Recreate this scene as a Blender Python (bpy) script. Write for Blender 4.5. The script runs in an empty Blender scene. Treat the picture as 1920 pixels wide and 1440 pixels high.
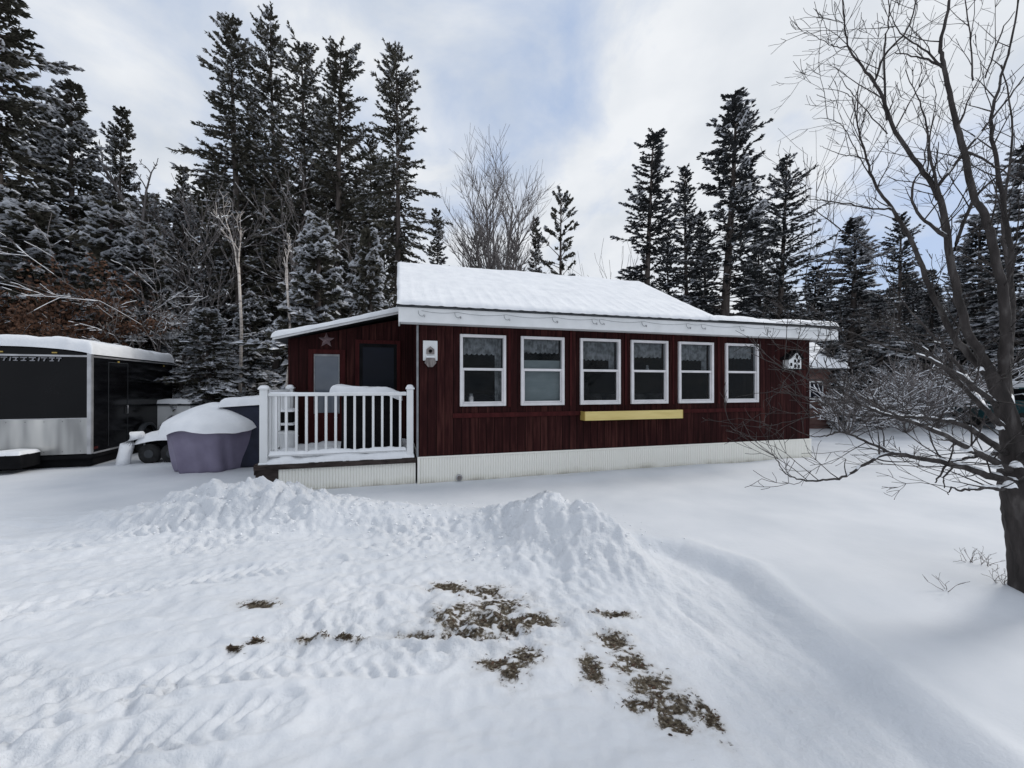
import bpy, math, random
import numpy as np
from mathutils import Vector, Matrix
R = math.radians
SC = bpy.context.scene
COL = SC.collection
EYE = 1.65
F = 760.0
HY = 722.0

def P(px, py, Y):
    """point seen at photo pixel (px,py) standing at distance Y in front of the viewer"""
    return Vector(((px - 960) / F * Y, Y, EYE - (py - HY) / F * Y))

# ------------------------------------------------------------------ tags
def tag(o, label=None, cat=None, group=None, kind=None):
    if label: o['label'] = label
    if cat: o['category'] = cat
    if group: o['group'] = group
    if kind: o['kind'] = kind
    return o

def empty(name, loc=(0, 0, 0), rz=0.0, label=None, cat=None, group=None):
    o = bpy.data.objects.new(name, None)
    o.empty_display_size = 0.2
    COL.objects.link(o)
    o.location = loc
    o.rotation_euler = (0, 0, rz)
    return tag(o, label, cat, group)

def link_mesh(name, me, mat, parent=None):
    o = bpy.data.objects.new(name, me)
    COL.objects.link(o)
    if mat is not None and len(me.materials) == 0:
        me.materials.append(mat)
    if parent is not None: o.parent = parent
    return o

class MB:
    """collects shapes, links them as one mesh"""
    def __init__(s): s.v = []; s.f = []
    def add(s, vs, fs):
        n = len(s.v)
        s.v += [tuple(p) for p in vs]
        s.f += [tuple(i + n for i in f) for f in fs]
        return s
    def box(s, x0, x1, y0, y1, z0, z1, M=None):
        vs = [Vector((x, y, z)) for z in (z0, z1) for y in (y0, y1) for x in (x0, x1)]
        if M is not None: vs = [M @ p for p in vs]
        return s.add(vs, [(0, 2, 3, 1), (4, 5, 7, 6), (0, 1, 5, 4), (2, 6, 7, 3), (0, 4, 6, 2), (1, 3, 7, 5)])
    def tube(s, pts, rad, n=8, cap=True):
        pts = [Vector(p) for p in pts]
        if not hasattr(rad, '__len__'): rad = [rad] * len(pts)
        vs = []; fs = []
        ref = Vector((0.31, 0.17, 0.94))
        for i, p in enumerate(pts):
            d = (pts[min(i + 1, len(pts) - 1)] - pts[max(i - 1, 0)])
            if d.length < 1e-9: d = Vector((0, 0, 1))
            d.normalize()
            a = d.cross(ref)
            if a.length < 0.15: a = d.cross(Vector((1, 0, 0)))
            a.normalize(); b = d.cross(a)
            for k in range(n):
                t = 2 * math.pi * k / n
                vs.append(p + (a * math.cos(t) + b * math.sin(t)) * rad[i])
        for i in range(len(pts) - 1):
            for k in range(n):
                k2 = (k + 1) % n
                fs.append((i * n + k, i * n + k2, (i + 1) * n + k2, (i + 1) * n + k))
        if cap:
            fs.append(tuple(range(n))[::-1]); m = (len(pts) - 1) * n
            fs.append(tuple(m + k for k in range(n)))
        return s.add(vs, fs)
    def loft(s, rings, closed=True):
        n = len(rings[0]); vs = [p for r in rings for p in r]; fs = []
        for i in range(len(rings) - 1):
            for k in range(n):
                k2 = (k + 1) % n
                fs.append((i * n + k, i * n + k2, (i + 1) * n + k2, (i + 1) * n + k))
        if closed:
            fs.append(tuple(range(n))[::-1]); m = (len(rings) - 1) * n
            fs.append(tuple(m + k for k in range(n)))
        return s.add(vs, fs)
    def prism(s, poly, y0, y1):
        n = len(poly)
        vs = [(x, y0, z) for x, z in poly] + [(x, y1, z) for x, z in poly]
        fs = [tuple(range(n)), tuple(range(2 * n - 1, n - 1, -1))]
        for i in range(n):
            j = (i + 1) % n
            fs.append((i, i + n, j + n, j))
        return s.add(vs, fs)
    def build(s, name, mat, parent=None, smooth=False, bevel=0.0, seg=2):
        me = bpy.data.meshes.new(name)
        me.from_pydata(s.v, [], s.f); me.update()
        if smooth: me.shade_smooth()
        o = link_mesh(name, me, mat, parent)
        if bevel:
            m = o.modifiers.new('bevel', 'BEVEL'); m.width = bevel; m.segments = seg; m.limit_method = 'ANGLE'
        return o

def np_mesh(name, V, Q, smooth=False):
    """V (n,3), Q (m,4) quads (or (m,3) triangles) -> mesh, fast"""
    me = bpy.data.meshes.new(name)
    k = Q.shape[1]
    me.vertices.add(len(V)); me.vertices.foreach_set('co', np.ascontiguousarray(V, dtype=np.float32).ravel())
    me.loops.add(Q.size); me.loops.foreach_set('vertex_index', np.ascontiguousarray(Q, dtype=np.int32).ravel())
    me.polygons.add(len(Q)); me.polygons.foreach_set('loop_start', np.arange(0, Q.size, k, dtype=np.int32))
    try: me.polygons.foreach_set('loop_total', np.full(len(Q), k, dtype=np.int32))
    except Exception: pass
    me.update(calc_edges=True); me.validate()
    if smooth: me.shade_smooth()
    return me

# ------------------------------------------------------------------ numpy noise
def vnoise(x, y, seed=0):
    x = np.asarray(x, dtype=np.float64); y = np.asarray(y, dtype=np.float64)
    xi = np.floor(x).astype(np.int64); yi = np.floor(y).astype(np.int64)
    fx = x - xi; fy = y - yi
    fx = fx * fx * fx * (fx * (fx * 6 - 15) + 10); fy = fy * fy * fy * (fy * (fy * 6 - 15) + 10)
    def h(a, b):
        n = (a * 374761393 + b * 668265263 + seed * 1442695041) & 0xffffffff
        n = ((n ^ (n >> 13)) * 1274126177) & 0xffffffff
        n = n ^ (n >> 16)
        return (n & 0xffff) / 65535.0
    a = h(xi, yi); b = h(xi + 1, yi); c = h(xi, yi + 1); d = h(xi + 1, yi + 1)
    return (a * (1 - fx) + b * fx) * (1 - fy) + (c * (1 - fx) + d * fx) * fy
def fbm(x, y, seed=0, oct=4, gain=0.5):
    s = 0; a = 1; t = 0
    for i in range(oct):
        s = s + a * vnoise(x * 2 ** i + 13.7 * i, y * 2 ** i - 7.1 * i, seed + i); t += a; a *= gain
    return s / t
def sstep(a, b, x):
    t = np.clip((x - a) / (b - a), 0, 1); return t * t * (3 - 2 * t)

# ------------------------------------------------------------------ materials
def new_mat(name):
    m = bpy.data.materials.new(name); m.use_nodes = True
    nt = m.node_tree; b = nt.nodes['Principled BSDF']
    return m, nt, b
def nd(nt, typ, **kw):
    n = nt.nodes.new(typ)
    for k, v in kw.items(): setattr(n, k, v)
    return n
def ramp(nt, stops):
    r = nt.nodes.new('ShaderNodeValToRGB'); e = r.color_ramp.elements
    while len(e) < len(stops): e.new(0.5)
    for i, (p, c) in enumerate(stops):
        e[i].position = p; e[i].color = (c[0], c[1], c[2], 1)
    return r
def mottled(name, stops, scale=(1, 1, 1), nscale=3.0, rough=0.7, bump=0.0, bscale=30.0, metal=0.0, detail=6, spec=0.3, distort=0.0):
    m, nt, b = new_mat(name)
    tc = nd(nt, 'ShaderNodeTexCoord'); mp = nd(nt, 'ShaderNodeMapping'); mp.inputs['Scale'].default_value = scale
    nt.links.new(tc.outputs['Object'], mp.inputs['Vector'])
    n = nd(nt, 'ShaderNodeTexNoise'); n.inputs['Scale'].default_value = nscale; n.inputs['Detail'].default_value = detail
    n.inputs['Distortion'].default_value = distort
    nt.links.new(mp.outputs[0], n.inputs['Vector'])
    r = ramp(nt, stops); nt.links.new(n.outputs['Fac'], r.inputs[0]); nt.links.new(r.outputs[0], b.inputs['Base Color'])
    b.inputs['Roughness'].default_value = rough; b.inputs['Metallic'].default_value = metal
    b.inputs['Specular IOR Level'].default_value = spec
    if bump:
        n2 = nd(nt, 'ShaderNodeTexNoise'); n2.inputs['Scale'].default_value = bscale; n2.inputs['Detail'].default_value = 5
        nt.links.new(mp.outputs[0], n2.inputs['Vector'])
        bp = nd(nt, 'ShaderNodeBump'); bp.inputs['Strength'].default_value = bump; bp.inputs['Distance'].default_value = 0.02
        nt.links.new(n2.outputs['Fac'], bp.inputs['Height']); nt.links.new(bp.outputs[0], b.inputs['Normal'])
    return m

SNOWC = [(0.3, (0.76, 0.775, 0.80)), (0.7, (0.86, 0.87, 0.885))]
M = {}
M['snow'] = mottled('snow', SNOWC, nscale=4, rough=0.65, bump=0.35, bscale=28, spec=0.25)
M['tree_snow'] = mottled('tree_snow', [(0.3, (0.66, 0.68, 0.72)), (0.7, (0.86, 0.87, 0.9))], nscale=3, rough=0.8, spec=0.1)
M['needles'] = mottled('needles', [(0.3, (0.042, 0.043, 0.033)), (0.55, (0.095, 0.090, 0.070)), (0.75, (0.18, 0.165, 0.135))], nscale=1.3, rough=0.75, spec=0.15)
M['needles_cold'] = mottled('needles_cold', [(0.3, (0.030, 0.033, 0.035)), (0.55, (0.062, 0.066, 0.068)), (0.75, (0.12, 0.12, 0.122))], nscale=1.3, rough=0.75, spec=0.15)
M['bark'] = mottled('bark', [(0.3, (0.045, 0.036, 0.032)), (0.7, (0.13, 0.11, 0.10))], scale=(1, 1, 0.25), nscale=9, rough=0.9, bump=0.6, bscale=25)
M['apple_bark'] = mottled('apple_bark', [(0.3, (0.022, 0.019, 0.018)), (0.55, (0.05, 0.043, 0.041)), (0.78, (0.12, 0.11, 0.105))], scale=(1, 1, 0.22), nscale=16, rough=0.9, bump=1.0, bscale=26)
M['grey_bark'] = mottled('grey_bark', [(0.3, (0.10, 0.088, 0.085)), (0.7, (0.27, 0.245, 0.24))], scale=(1, 1, 0.3), nscale=8, rough=0.9)
M['birch_bark'] = mottled('birch_bark', [(0.32, (0.24, 0.20, 0.18)), (0.5, (0.60, 0.54, 0.49))], scale=(1, 1, 3), nscale=4, rough=0.8)
M['brown_leaf'] = mottled('brown_leaf', [(0.3, (0.05, 0.027, 0.018)), (0.7, (0.145, 0.07, 0.04))], nscale=3, rough=0.8)
M['white_trim'] = mottled('white_trim', [(0.3, (0.68, 0.69, 0.69)), (0.7, (0.80, 0.805, 0.81))], nscale=3, rough=0.45, bump=0.05)
M['window_white'] = mottled('window_white', [(0.3, (0.62, 0.61, 0.62)), (0.7, (0.76, 0.74, 0.75))], nscale=5, rough=0.45)
M['vinyl'] = mottled('vinyl', [(0.3, (0.68, 0.69, 0.69)), (0.7, (0.80, 0.805, 0.81))], nscale=2, rough=0.4)
M['black_paint'] = mottled('black_paint', [(0.3, (0.002, 0.002, 0.003)), (0.7, (0.005, 0.005, 0.006))], nscale=1.2, rough=0.14, spec=0.16)
M['black_matte'] = mottled('black_matte', [(0.3, (0.006, 0.006, 0.007)), (0.7, (0.012, 0.012, 0.013))], nscale=4, rough=0.8, spec=0.06)
M['trim_dark'] = mottled('trim_dark', [(0.3, (0.02, 0.022, 0.026)), (0.7, (0.05, 0.055, 0.06))], nscale=5, rough=0.5)
M['metal'] = mottled('metal', [(0.3, (0.30, 0.30, 0.31)), (0.7, (0.55, 0.55, 0.56))], nscale=3, rough=0.35, metal=0.6)
M['yellow'] = mottled('yellow', [(0.3, (0.60, 0.47, 0.17)), (0.7, (0.74, 0.60, 0.25))], scale=(0.4, 3, 3), nscale=4, rough=0.6, bump=0.1)
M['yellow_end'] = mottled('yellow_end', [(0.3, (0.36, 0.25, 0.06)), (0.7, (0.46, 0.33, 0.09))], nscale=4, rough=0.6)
M['red_trim'] = mottled('red_trim', [(0.3, (0.034, 0.009, 0.0095)), (0.7, (0.065, 0.016, 0.016))], scale=(4, 4, .6), nscale=4, rough=0.8, bump=0.1, spec=0.06)
M['old_wood'] = mottled('old_wood', [(0.3, (0.10, 0.085, 0.08)), (0.7, (0.30, 0.27, 0.26))], scale=(4, 4, 1), nscale=6, rough=0.85, bump=0.2)
M['deck_wood'] = mottled('deck_wood', [(0.3, (0.015, 0.010, 0.009)), (0.7, (0.06, 0.045, 0.04))], scale=(1, 4, 4), nscale=6, rough=0.85)
M['lace'] = mottled('lace', [(0.38, (0.26, 0.26, 0.265)), (0.62, (0.55, 0.55, 0.56))], nscale=11, rough=0.9, detail=3)
M['shade'] = mottled('shade', [(0.3, (0.40, 0.45, 0.45)), (0.7, (0.48, 0.53, 0.53))], scale=(1, 1, 3), nscale=4, rough=0.9)
M['room'] = mottled('room', [(0.3, (0.02, 0.018, 0.017)), (0.7, (0.06, 0.05, 0.046))], nscale=2, rough=0.9)
M['furn'] = mottled('furn', [(0.3, (0.03, 0.03, 0.035)), (0.7, (0.22, 0.2, 0.2))], nscale=3.5, rough=0.8)
M['navy'] = mottled('navy', [(0.3, (0.008, 0.010, 0.022)), (0.7, (0.018, 0.022, 0.045))], nscale=4, rough=0.6)
M['teal'] = mottled('teal', [(0.3, (0.01, 0.06, 0.07)), (0.7, (0.02, 0.10, 0.11))], nscale=2, rough=0.4)
M['shed_red'] = mottled('shed_red', [(0.3, (0.085, 0.04, 0.035)), (0.7, (0.20, 0.12, 0.105))], scale=(1, 1, 6), nscale=2, rough=0.8)
M['shed_dark'] = mottled('shed_dark', [(0.3, (0.04, 0.045, 0.055)), (0.7, (0.09, 0.09, 0.10))], scale=(1, 1, 5), nscale=2, rough=0.8)
M['star'] = mottled('star', [(0.3, (0.12, 0.08, 0.085)), (0.7, (0.24, 0.17, 0.18))], nscale=14, rough=0.6)
M['dead_grass'] = mottled('dead_grass', [(0.3, (0.045, 0.032, 0.02)), (0.5, (0.085, 0.066, 0.042)), (0.75, (0.17, 0.145, 0.095))], nscale=9, rough=0.9)
M['dead_leaf'] = mottled('dead_leaf', [(0.35, (0.02, 0.012, 0.010)), (0.7, (0.10, 0.055, 0.035))], nscale=12, rough=0.8)
M['rubber'] = mottled('rubber', [(0.3, (0.012, 0.012, 0.013)), (0.7, (0.03, 0.03, 0.03))], nscale=9, rough=0.85)
M['wire'] = mottled('wire', [(0.3, (0.16, 0.17, 0.18)), (0.7, (0.28, 0.29, 0.30))], nscale=9, rough=0.6)
M['far_wood'] = mottled('far_wood', [(0.3, (0.026, 0.028, 0.03)), (0.7, (0.07, 0.07, 0.072))], nscale=0.8, rough=0.9, spec=0.05)
M['letter'] = mottled('letter', [(0.3, (0.12, 0.12, 0.13)), (0.7, (0.30, 0.30, 0.32))], nscale=5, rough=0.5)

def mat_glass(name, tint, mixf=0.5):
    m, nt, b = new_mat(name)
    out = nt.nodes['Material Output']
    b.inputs['Base Color'].default_value = (*tint, 1); b.inputs['Roughness'].default_value = 0.03; b.inputs['Specular IOR Level'].default_value = 0.35
    tr = nd(nt, 'ShaderNodeBsdfTransparent'); tr.inputs[0].default_value = (0.8, 0.84, 0.86, 1)
    mx = nd(nt, 'ShaderNodeMixShader'); mx.inputs[0].default_value = mixf
    # faint waviness and dust so panes differ
    tc = nd(nt, 'ShaderNodeTexCoord'); n = nd(nt, 'ShaderNodeTexNoise'); n.inputs['Scale'].default_value = 1.7
    bp = nd(nt, 'ShaderNodeBump'); bp.inputs['Strength'].default_value = 0.25; bp.inputs['Distance'].default_value = 0.02
    nt.links.new(tc.outputs['Object'], n.inputs['Vector']); nt.links.new(n.outputs['Fac'], bp.inputs['Height']); nt.links.new(bp.outputs[0], b.inputs['Normal'])
    nt.links.new(tr.outputs[0], mx.inputs[1]); nt.links.new(b.outputs[0], mx.inputs[2]); nt.links.new(mx.outputs[0], out.inputs[0])
    return m
M['glass'] = mat_glass('glass', (0.01, 0.013, 0.015), 0.35)
M['door_glass'] = mottled('door_glass', [(0.3, (0.07, 0.085, 0.11)), (0.7, (0.12, 0.14, 0.17))], scale=(1, 1, 1.5), nscale=1.5, rough=0.08, spec=0.6)
M['screen'] = mottled('screen', [(0.3, (0.006, 0.008, 0.014)), (0.7, (0.008, 0.011, 0.02))], nscale=2, rough=0.35, spec=0.12)

def mat_siding():
    m, nt, b = new_mat('siding')
    L = nt.links.new
    tc = nd(nt, 'ShaderNodeTexCoord'); sp = nd(nt, 'ShaderNodeSeparateXYZ'); L(tc.outputs['Object'], sp.inputs[0])
    # board index from x+y so side walls get boards too
    ad = nd(nt, 'ShaderNodeMath', operation='ADD'); L(sp.outputs[0], ad.inputs[0]); L(sp.outputs[1], ad.inputs[1])
    mu = nd(nt, 'ShaderNodeMath', operation='MULTIPLY'); L(ad.outputs[0], mu.inputs[0]); mu.inputs[1].default_value = 1 / 0.145
    fr = nd(nt, 'ShaderNodeMath', operation='FRACT'); L(mu.outputs[0], fr.inputs[0])
    fl = nd(nt, 'ShaderNodeMath', operation='FLOOR'); L(mu.outputs[0], fl.inputs[0])
    gr = ramp(nt, [(0.0, (0, 0, 0)), (0.05, (0, 0, 0)), (0.10, (1, 1, 1)), (1.0, (1, 1, 1))]); L(fr.outputs[0], gr.inputs[0])
    wn = nd(nt, 'ShaderNodeTexWhiteNoise', noise_dimensions='1D'); L(fl.outputs[0], wn.inputs['W'])
    mp = nd(nt, 'ShaderNodeMapping'); mp.inputs['Scale'].default_value = (9, 9, 0.7); L(tc.outputs['Object'], mp.inputs[0])
    n = nd(nt, 'ShaderNodeTexNoise'); n.inputs['Scale'].default_value = 2.2; n.inputs['Detail'].default_value = 8; L(mp.outputs[0], n.inputs[0])
    n2 = nd(nt, 'ShaderNodeTexNoise'); n2.inputs['Scale'].default_value = 0.9; n2.inputs['Detail'].default_value = 4; L(tc.outputs['Object'], n2.inputs[0])
    a1 = nd(nt, 'ShaderNodeMath', operation='MULTIPLY_ADD'); L(wn.outputs['Value'], a1.inputs[0]); a1.inputs[1].default_value = 0.20; L(n.outputs['Fac'], a1.inputs[2])
    a2 = nd(nt, 'ShaderNodeMath', operation='MULTIPLY_ADD'); L(n2.outputs['Fac'], a2.inputs[0]); a2.inputs[1].default_value = 0.5; L(a1.outputs[0], a2.inputs[2])
    r = ramp(nt, [(0.50, (0.014, 0.0056, 0.0056)), (0.80, (0.030, 0.0096, 0.0096)), (1.0, (0.060, 0.022, 0.019))])
    dv = nd(nt, 'ShaderNodeMath', operation='MULTIPLY'); L(a2.outputs[0], dv.inputs[0]); dv.inputs[1].default_value = 0.93
    L(dv.outputs[0], r.inputs[0])
    mx = nd(nt, 'ShaderNodeMix', data_type='RGBA'); mx.inputs[6].default_value = (0.006, 0.003, 0.003, 1)
    L(gr.outputs[0], mx.inputs[0]); L(r.outputs[0], mx.inputs[7]); L(mx.outputs[2], b.inputs['Base Color'])
    bp = nd(nt, 'ShaderNodeBump'); bp.inputs['Strength'].default_value = 0.5; bp.inputs['Distance'].default_value = 0.01
    L(gr.outputs[0], bp.inputs['Height']); L(bp.outputs[0], b.inputs['Normal'])
    b.inputs['Roughness'].default_value = 0.85; b.inputs['Specular IOR Level'].default_value = 0.06
    return m
M['siding'] = mat_siding()

def mat_skirt():
    m, nt, b = new_mat('skirting'); L = nt.links.new
    tc = nd(nt, 'ShaderNodeTexCoord'); sp = nd(nt, 'ShaderNodeSeparateXYZ'); L(tc.outputs['Object'], sp.inputs[0])
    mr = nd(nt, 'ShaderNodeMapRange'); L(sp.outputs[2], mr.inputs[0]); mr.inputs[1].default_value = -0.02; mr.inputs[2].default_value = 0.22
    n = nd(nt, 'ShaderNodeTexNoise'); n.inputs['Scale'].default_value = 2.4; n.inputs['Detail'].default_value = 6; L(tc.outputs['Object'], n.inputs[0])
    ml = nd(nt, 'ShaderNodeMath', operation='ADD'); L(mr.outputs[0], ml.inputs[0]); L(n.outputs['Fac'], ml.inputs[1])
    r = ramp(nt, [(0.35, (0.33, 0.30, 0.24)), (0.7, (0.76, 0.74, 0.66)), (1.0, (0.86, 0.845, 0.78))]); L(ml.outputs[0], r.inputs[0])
    L(r.outputs[0], b.inputs['Base Color']); b.inputs['Roughness'].default_value = 0.5
    return m
M['skirt'] = mat_skirt()

def mat_purple():
    m, nt, b = new_mat('purple_tarp'); L = nt.links.new
    tc = nd(nt, 'ShaderNodeTexCoord'); n = nd(nt, 'ShaderNodeTexNoise'); n.inputs['Scale'].default_value = 3; n.inputs['Detail'].default_value = 5; L(tc.outputs['Object'], n.inputs[0])
    r = ramp(nt, [(0.3, (0.15, 0.13, 0.195)), (0.7, (0.21, 0.188, 0.265))]); L(n.outputs['Fac'], r.inputs[0]); L(r.outputs[0], b.inputs['Base Color'])
    b.inputs['Roughness'].default_value = 0.6
    bp = nd(nt, 'ShaderNodeBump'); bp.inputs['Strength'].default_value = 0.4; bp.inputs['Distance'].default_value = 0.03; L(n.outputs['Fac'], bp.inputs['Height']); L(bp.outputs[0], b.inputs['Normal'])
    return m
M['purple'] = mat_purple()

def mat_ground():
    m, nt, b = new_mat('ground_snow'); L = nt.links.new
    tc = nd(nt, 'ShaderNodeTexCoord')
    n = nd(nt, 'ShaderNodeTexNoise'); n.inputs['Scale'].default_value = 1.1; n.inputs['Detail'].default_value = 7; L(tc.outputs['Object'], n.inputs[0])
    r = ramp(nt, [(0.3, (0.61, 0.635, 0.67)), (0.7, (0.72, 0.735, 0.76))]); L(n.outputs['Fac'], r.inputs[0])
    at = nd(nt, 'ShaderNodeAttribute', attribute_name='dirt')
    n2 = nd(nt, 'ShaderNodeTexNoise'); n2.inputs['Scale'].default_value = 24; n2.inputs['Detail'].default_value = 8; n2.inputs['Roughness'].default_value = 0.65; L(tc.outputs['Object'], n2.inputs[0])
    ad = nd(nt, 'ShaderNodeMath', operation='MULTIPLY_ADD'); L(n2.outputs['Fac'], ad.inputs[0]); ad.inputs[1].default_value = 1.5; L(at.outputs['Fac'], ad.inputs[2])
    th = ramp(nt, [(0.0, (0, 0, 0)), (0.84, (0, 0, 0)), (1.0, (1, 1, 1))])
    sc_ = nd(nt, 'ShaderNodeMath', operation='MULTIPLY'); L(ad.outputs[0], sc_.inputs[0]); sc_.inputs[1].default_value = 0.78; L(sc_.outputs[0], th.inputs[0])
    n3 = nd(nt, 'ShaderNodeTexNoise'); n3.inputs['Scale'].default_value = 45; n3.inputs['Detail'].default_value = 4; L(tc.outputs['Object'], n3.inputs[0])
    dr = ramp(nt, [(0.34, (0.022, 0.016, 0.012)), (0.48, (0.085, 0.068, 0.048)), (0.60, (0.14, 0.12, 0.09)), (0.67, (0.50, 0.50, 0.50))]); L(n3.outputs['Fac'], dr.inputs[0])
    mx = nd(nt, 'ShaderNodeMix', data_type='RGBA'); L(th.outputs[0], mx.inputs[0]); L(r.outputs[0], mx.inputs[6]); L(dr.outputs[0], mx.inputs[7])
    sf = nd(nt, 'ShaderNodeMath', operation='MULTIPLY', use_clamp=True); L(at.outputs['Fac'], sf.inputs[0]); L(n2.outputs['Fac'], sf.inputs[1])
    sf2 = nd(nt, 'ShaderNodeMath', operation='MULTIPLY', use_clamp=True); L(sf.outputs[0], sf2.inputs[0]); sf2.inputs[1].default_value = 1.7
    mz = nd(nt, 'ShaderNodeMix', data_type='RGBA'); L(sf2.outputs[0], mz.inputs[0]); L(r.outputs[0], mz.inputs[6]); mz.inputs[7].default_value = (.30, .25, .19, 1)
    L(mz.outputs[2], mx.inputs[6])
    L(mx.outputs[2], b.inputs['Base Color'])
    b.inputs['Roughness'].default_value = 0.7; b.inputs['Specular IOR Level'].default_value = 0.15
    n4 = nd(nt, 'ShaderNodeTexNoise'); n4.inputs['Scale'].default_value = 17; n4.inputs['Detail'].default_value = 7; n4.inputs['Roughness'].default_value = 0.62; L(tc.outputs['Object'], n4.inputs[0])
    rg = nd(nt, 'ShaderNodeAttribute', attribute_name='rough')
    bs = nd(nt, 'ShaderNodeMath', operation='MULTIPLY_ADD'); L(rg.outputs['Fac'], bs.inputs[0]); bs.inputs[1].default_value = 0.6; bs.inputs[2].default_value = 0.08
    bp = nd(nt, 'ShaderNodeBump'); bp.inputs['Distance'].default_value = 0.045; L(bs.outputs[0], bp.inputs['Strength'])
    L(n4.outputs['Fac'], bp.inputs['Height']); L(bp.outputs[0], b.inputs['Normal'])
    return m
M['ground'] = mat_ground()

# ------------------------------------------------------------------ ground
def seg_dist(x, y, pts):
    """distance to polyline, arc length, signed side"""
    best = np.full(np.shape(x), 1e9); arc = np.zeros(np.shape(x)); side = np.zeros(np.shape(x)); acc = 0
    for (ax, ay), (bx, by) in zip(pts[:-1], pts[1:]):
        dx, dy = bx - ax, by - ay; L2 = dx * dx + dy * dy; L = math.sqrt(L2)
        t = np.clip(((x - ax) * dx + (y - ay) * dy) / L2, 0, 1)
        qx = ax + t * dx; qy = ay + t * dy
        d = np.hypot(x - qx, y - qy); s = (dx * (y - ay) - dy * (x - ax)) / L
        m = d < best
        best = np.where(m, d, best); arc = np.where(m, acc + t * L, arc); side = np.where(m, s, side); acc += L
    return best, arc, side

A0X, A0Y = -1.577, 6.85; CU, SU = math.cos(math.atan2(760, 2688)), math.sin(math.atan2(760, 2688))
def G(px, py, z=-0.1):
    Y = F * (EYE - z) / (py - HY); return ((px - 960) / F * Y, Y)

EDGE = [(2.30, -6), (2.16, 1.2), (2.10, 2.9), (2.14, 3.7), (1.80, 4.25), (1.10, 4.55)]
TRACKS = [([G(620, 1050), G(430, 1075), G(200, 1110), G(-40, 1160), G(-400, 1230)], 0.17),
          ([G(560, 985), G(300, 1000), G(60, 1030), G(-300, 1075)], 0.16),
          ([G(800, 1235), G(560, 1235), G(330, 1262), G(60, 1340), G(-100, 1400)], 0.20),
          ([G(520, 1330), G(300, 1380), G(120, 1440)], 0.16)]
DIRT = [(840, 1100, .13, .06), (905, 1105, .13, .07), (935, 1130, .14, .10), (860, 1155, .13, .11), (905, 1165, .14, .11), (960, 1165, .13, .09),
        (870, 1187, .16, .05), (1005, 1160, .10, .05), (800, 1190, .12, .025),
        (985, 1225, .075, .075), (960, 1255, .065, .07), (930, 1240, .07, .05),
        (1150, 1195, .085, .07), (1185, 1235, .085, .08), (1225, 1275, .10, .08), (1258, 1310, .09, .07), (1262, 1340, .07, .05), (1200, 1310, .06, .035), (1330, 1325, .035, .09),
        (1110, 1250, .05, .09), (1150, 1150, .10, .03), (488, 1130, .10, .045), (585, 1194, .07, .03), (645, 1200, .10, .015), (480, 1200, .04, .02), (440, 1215, .03, .015)]

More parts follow.
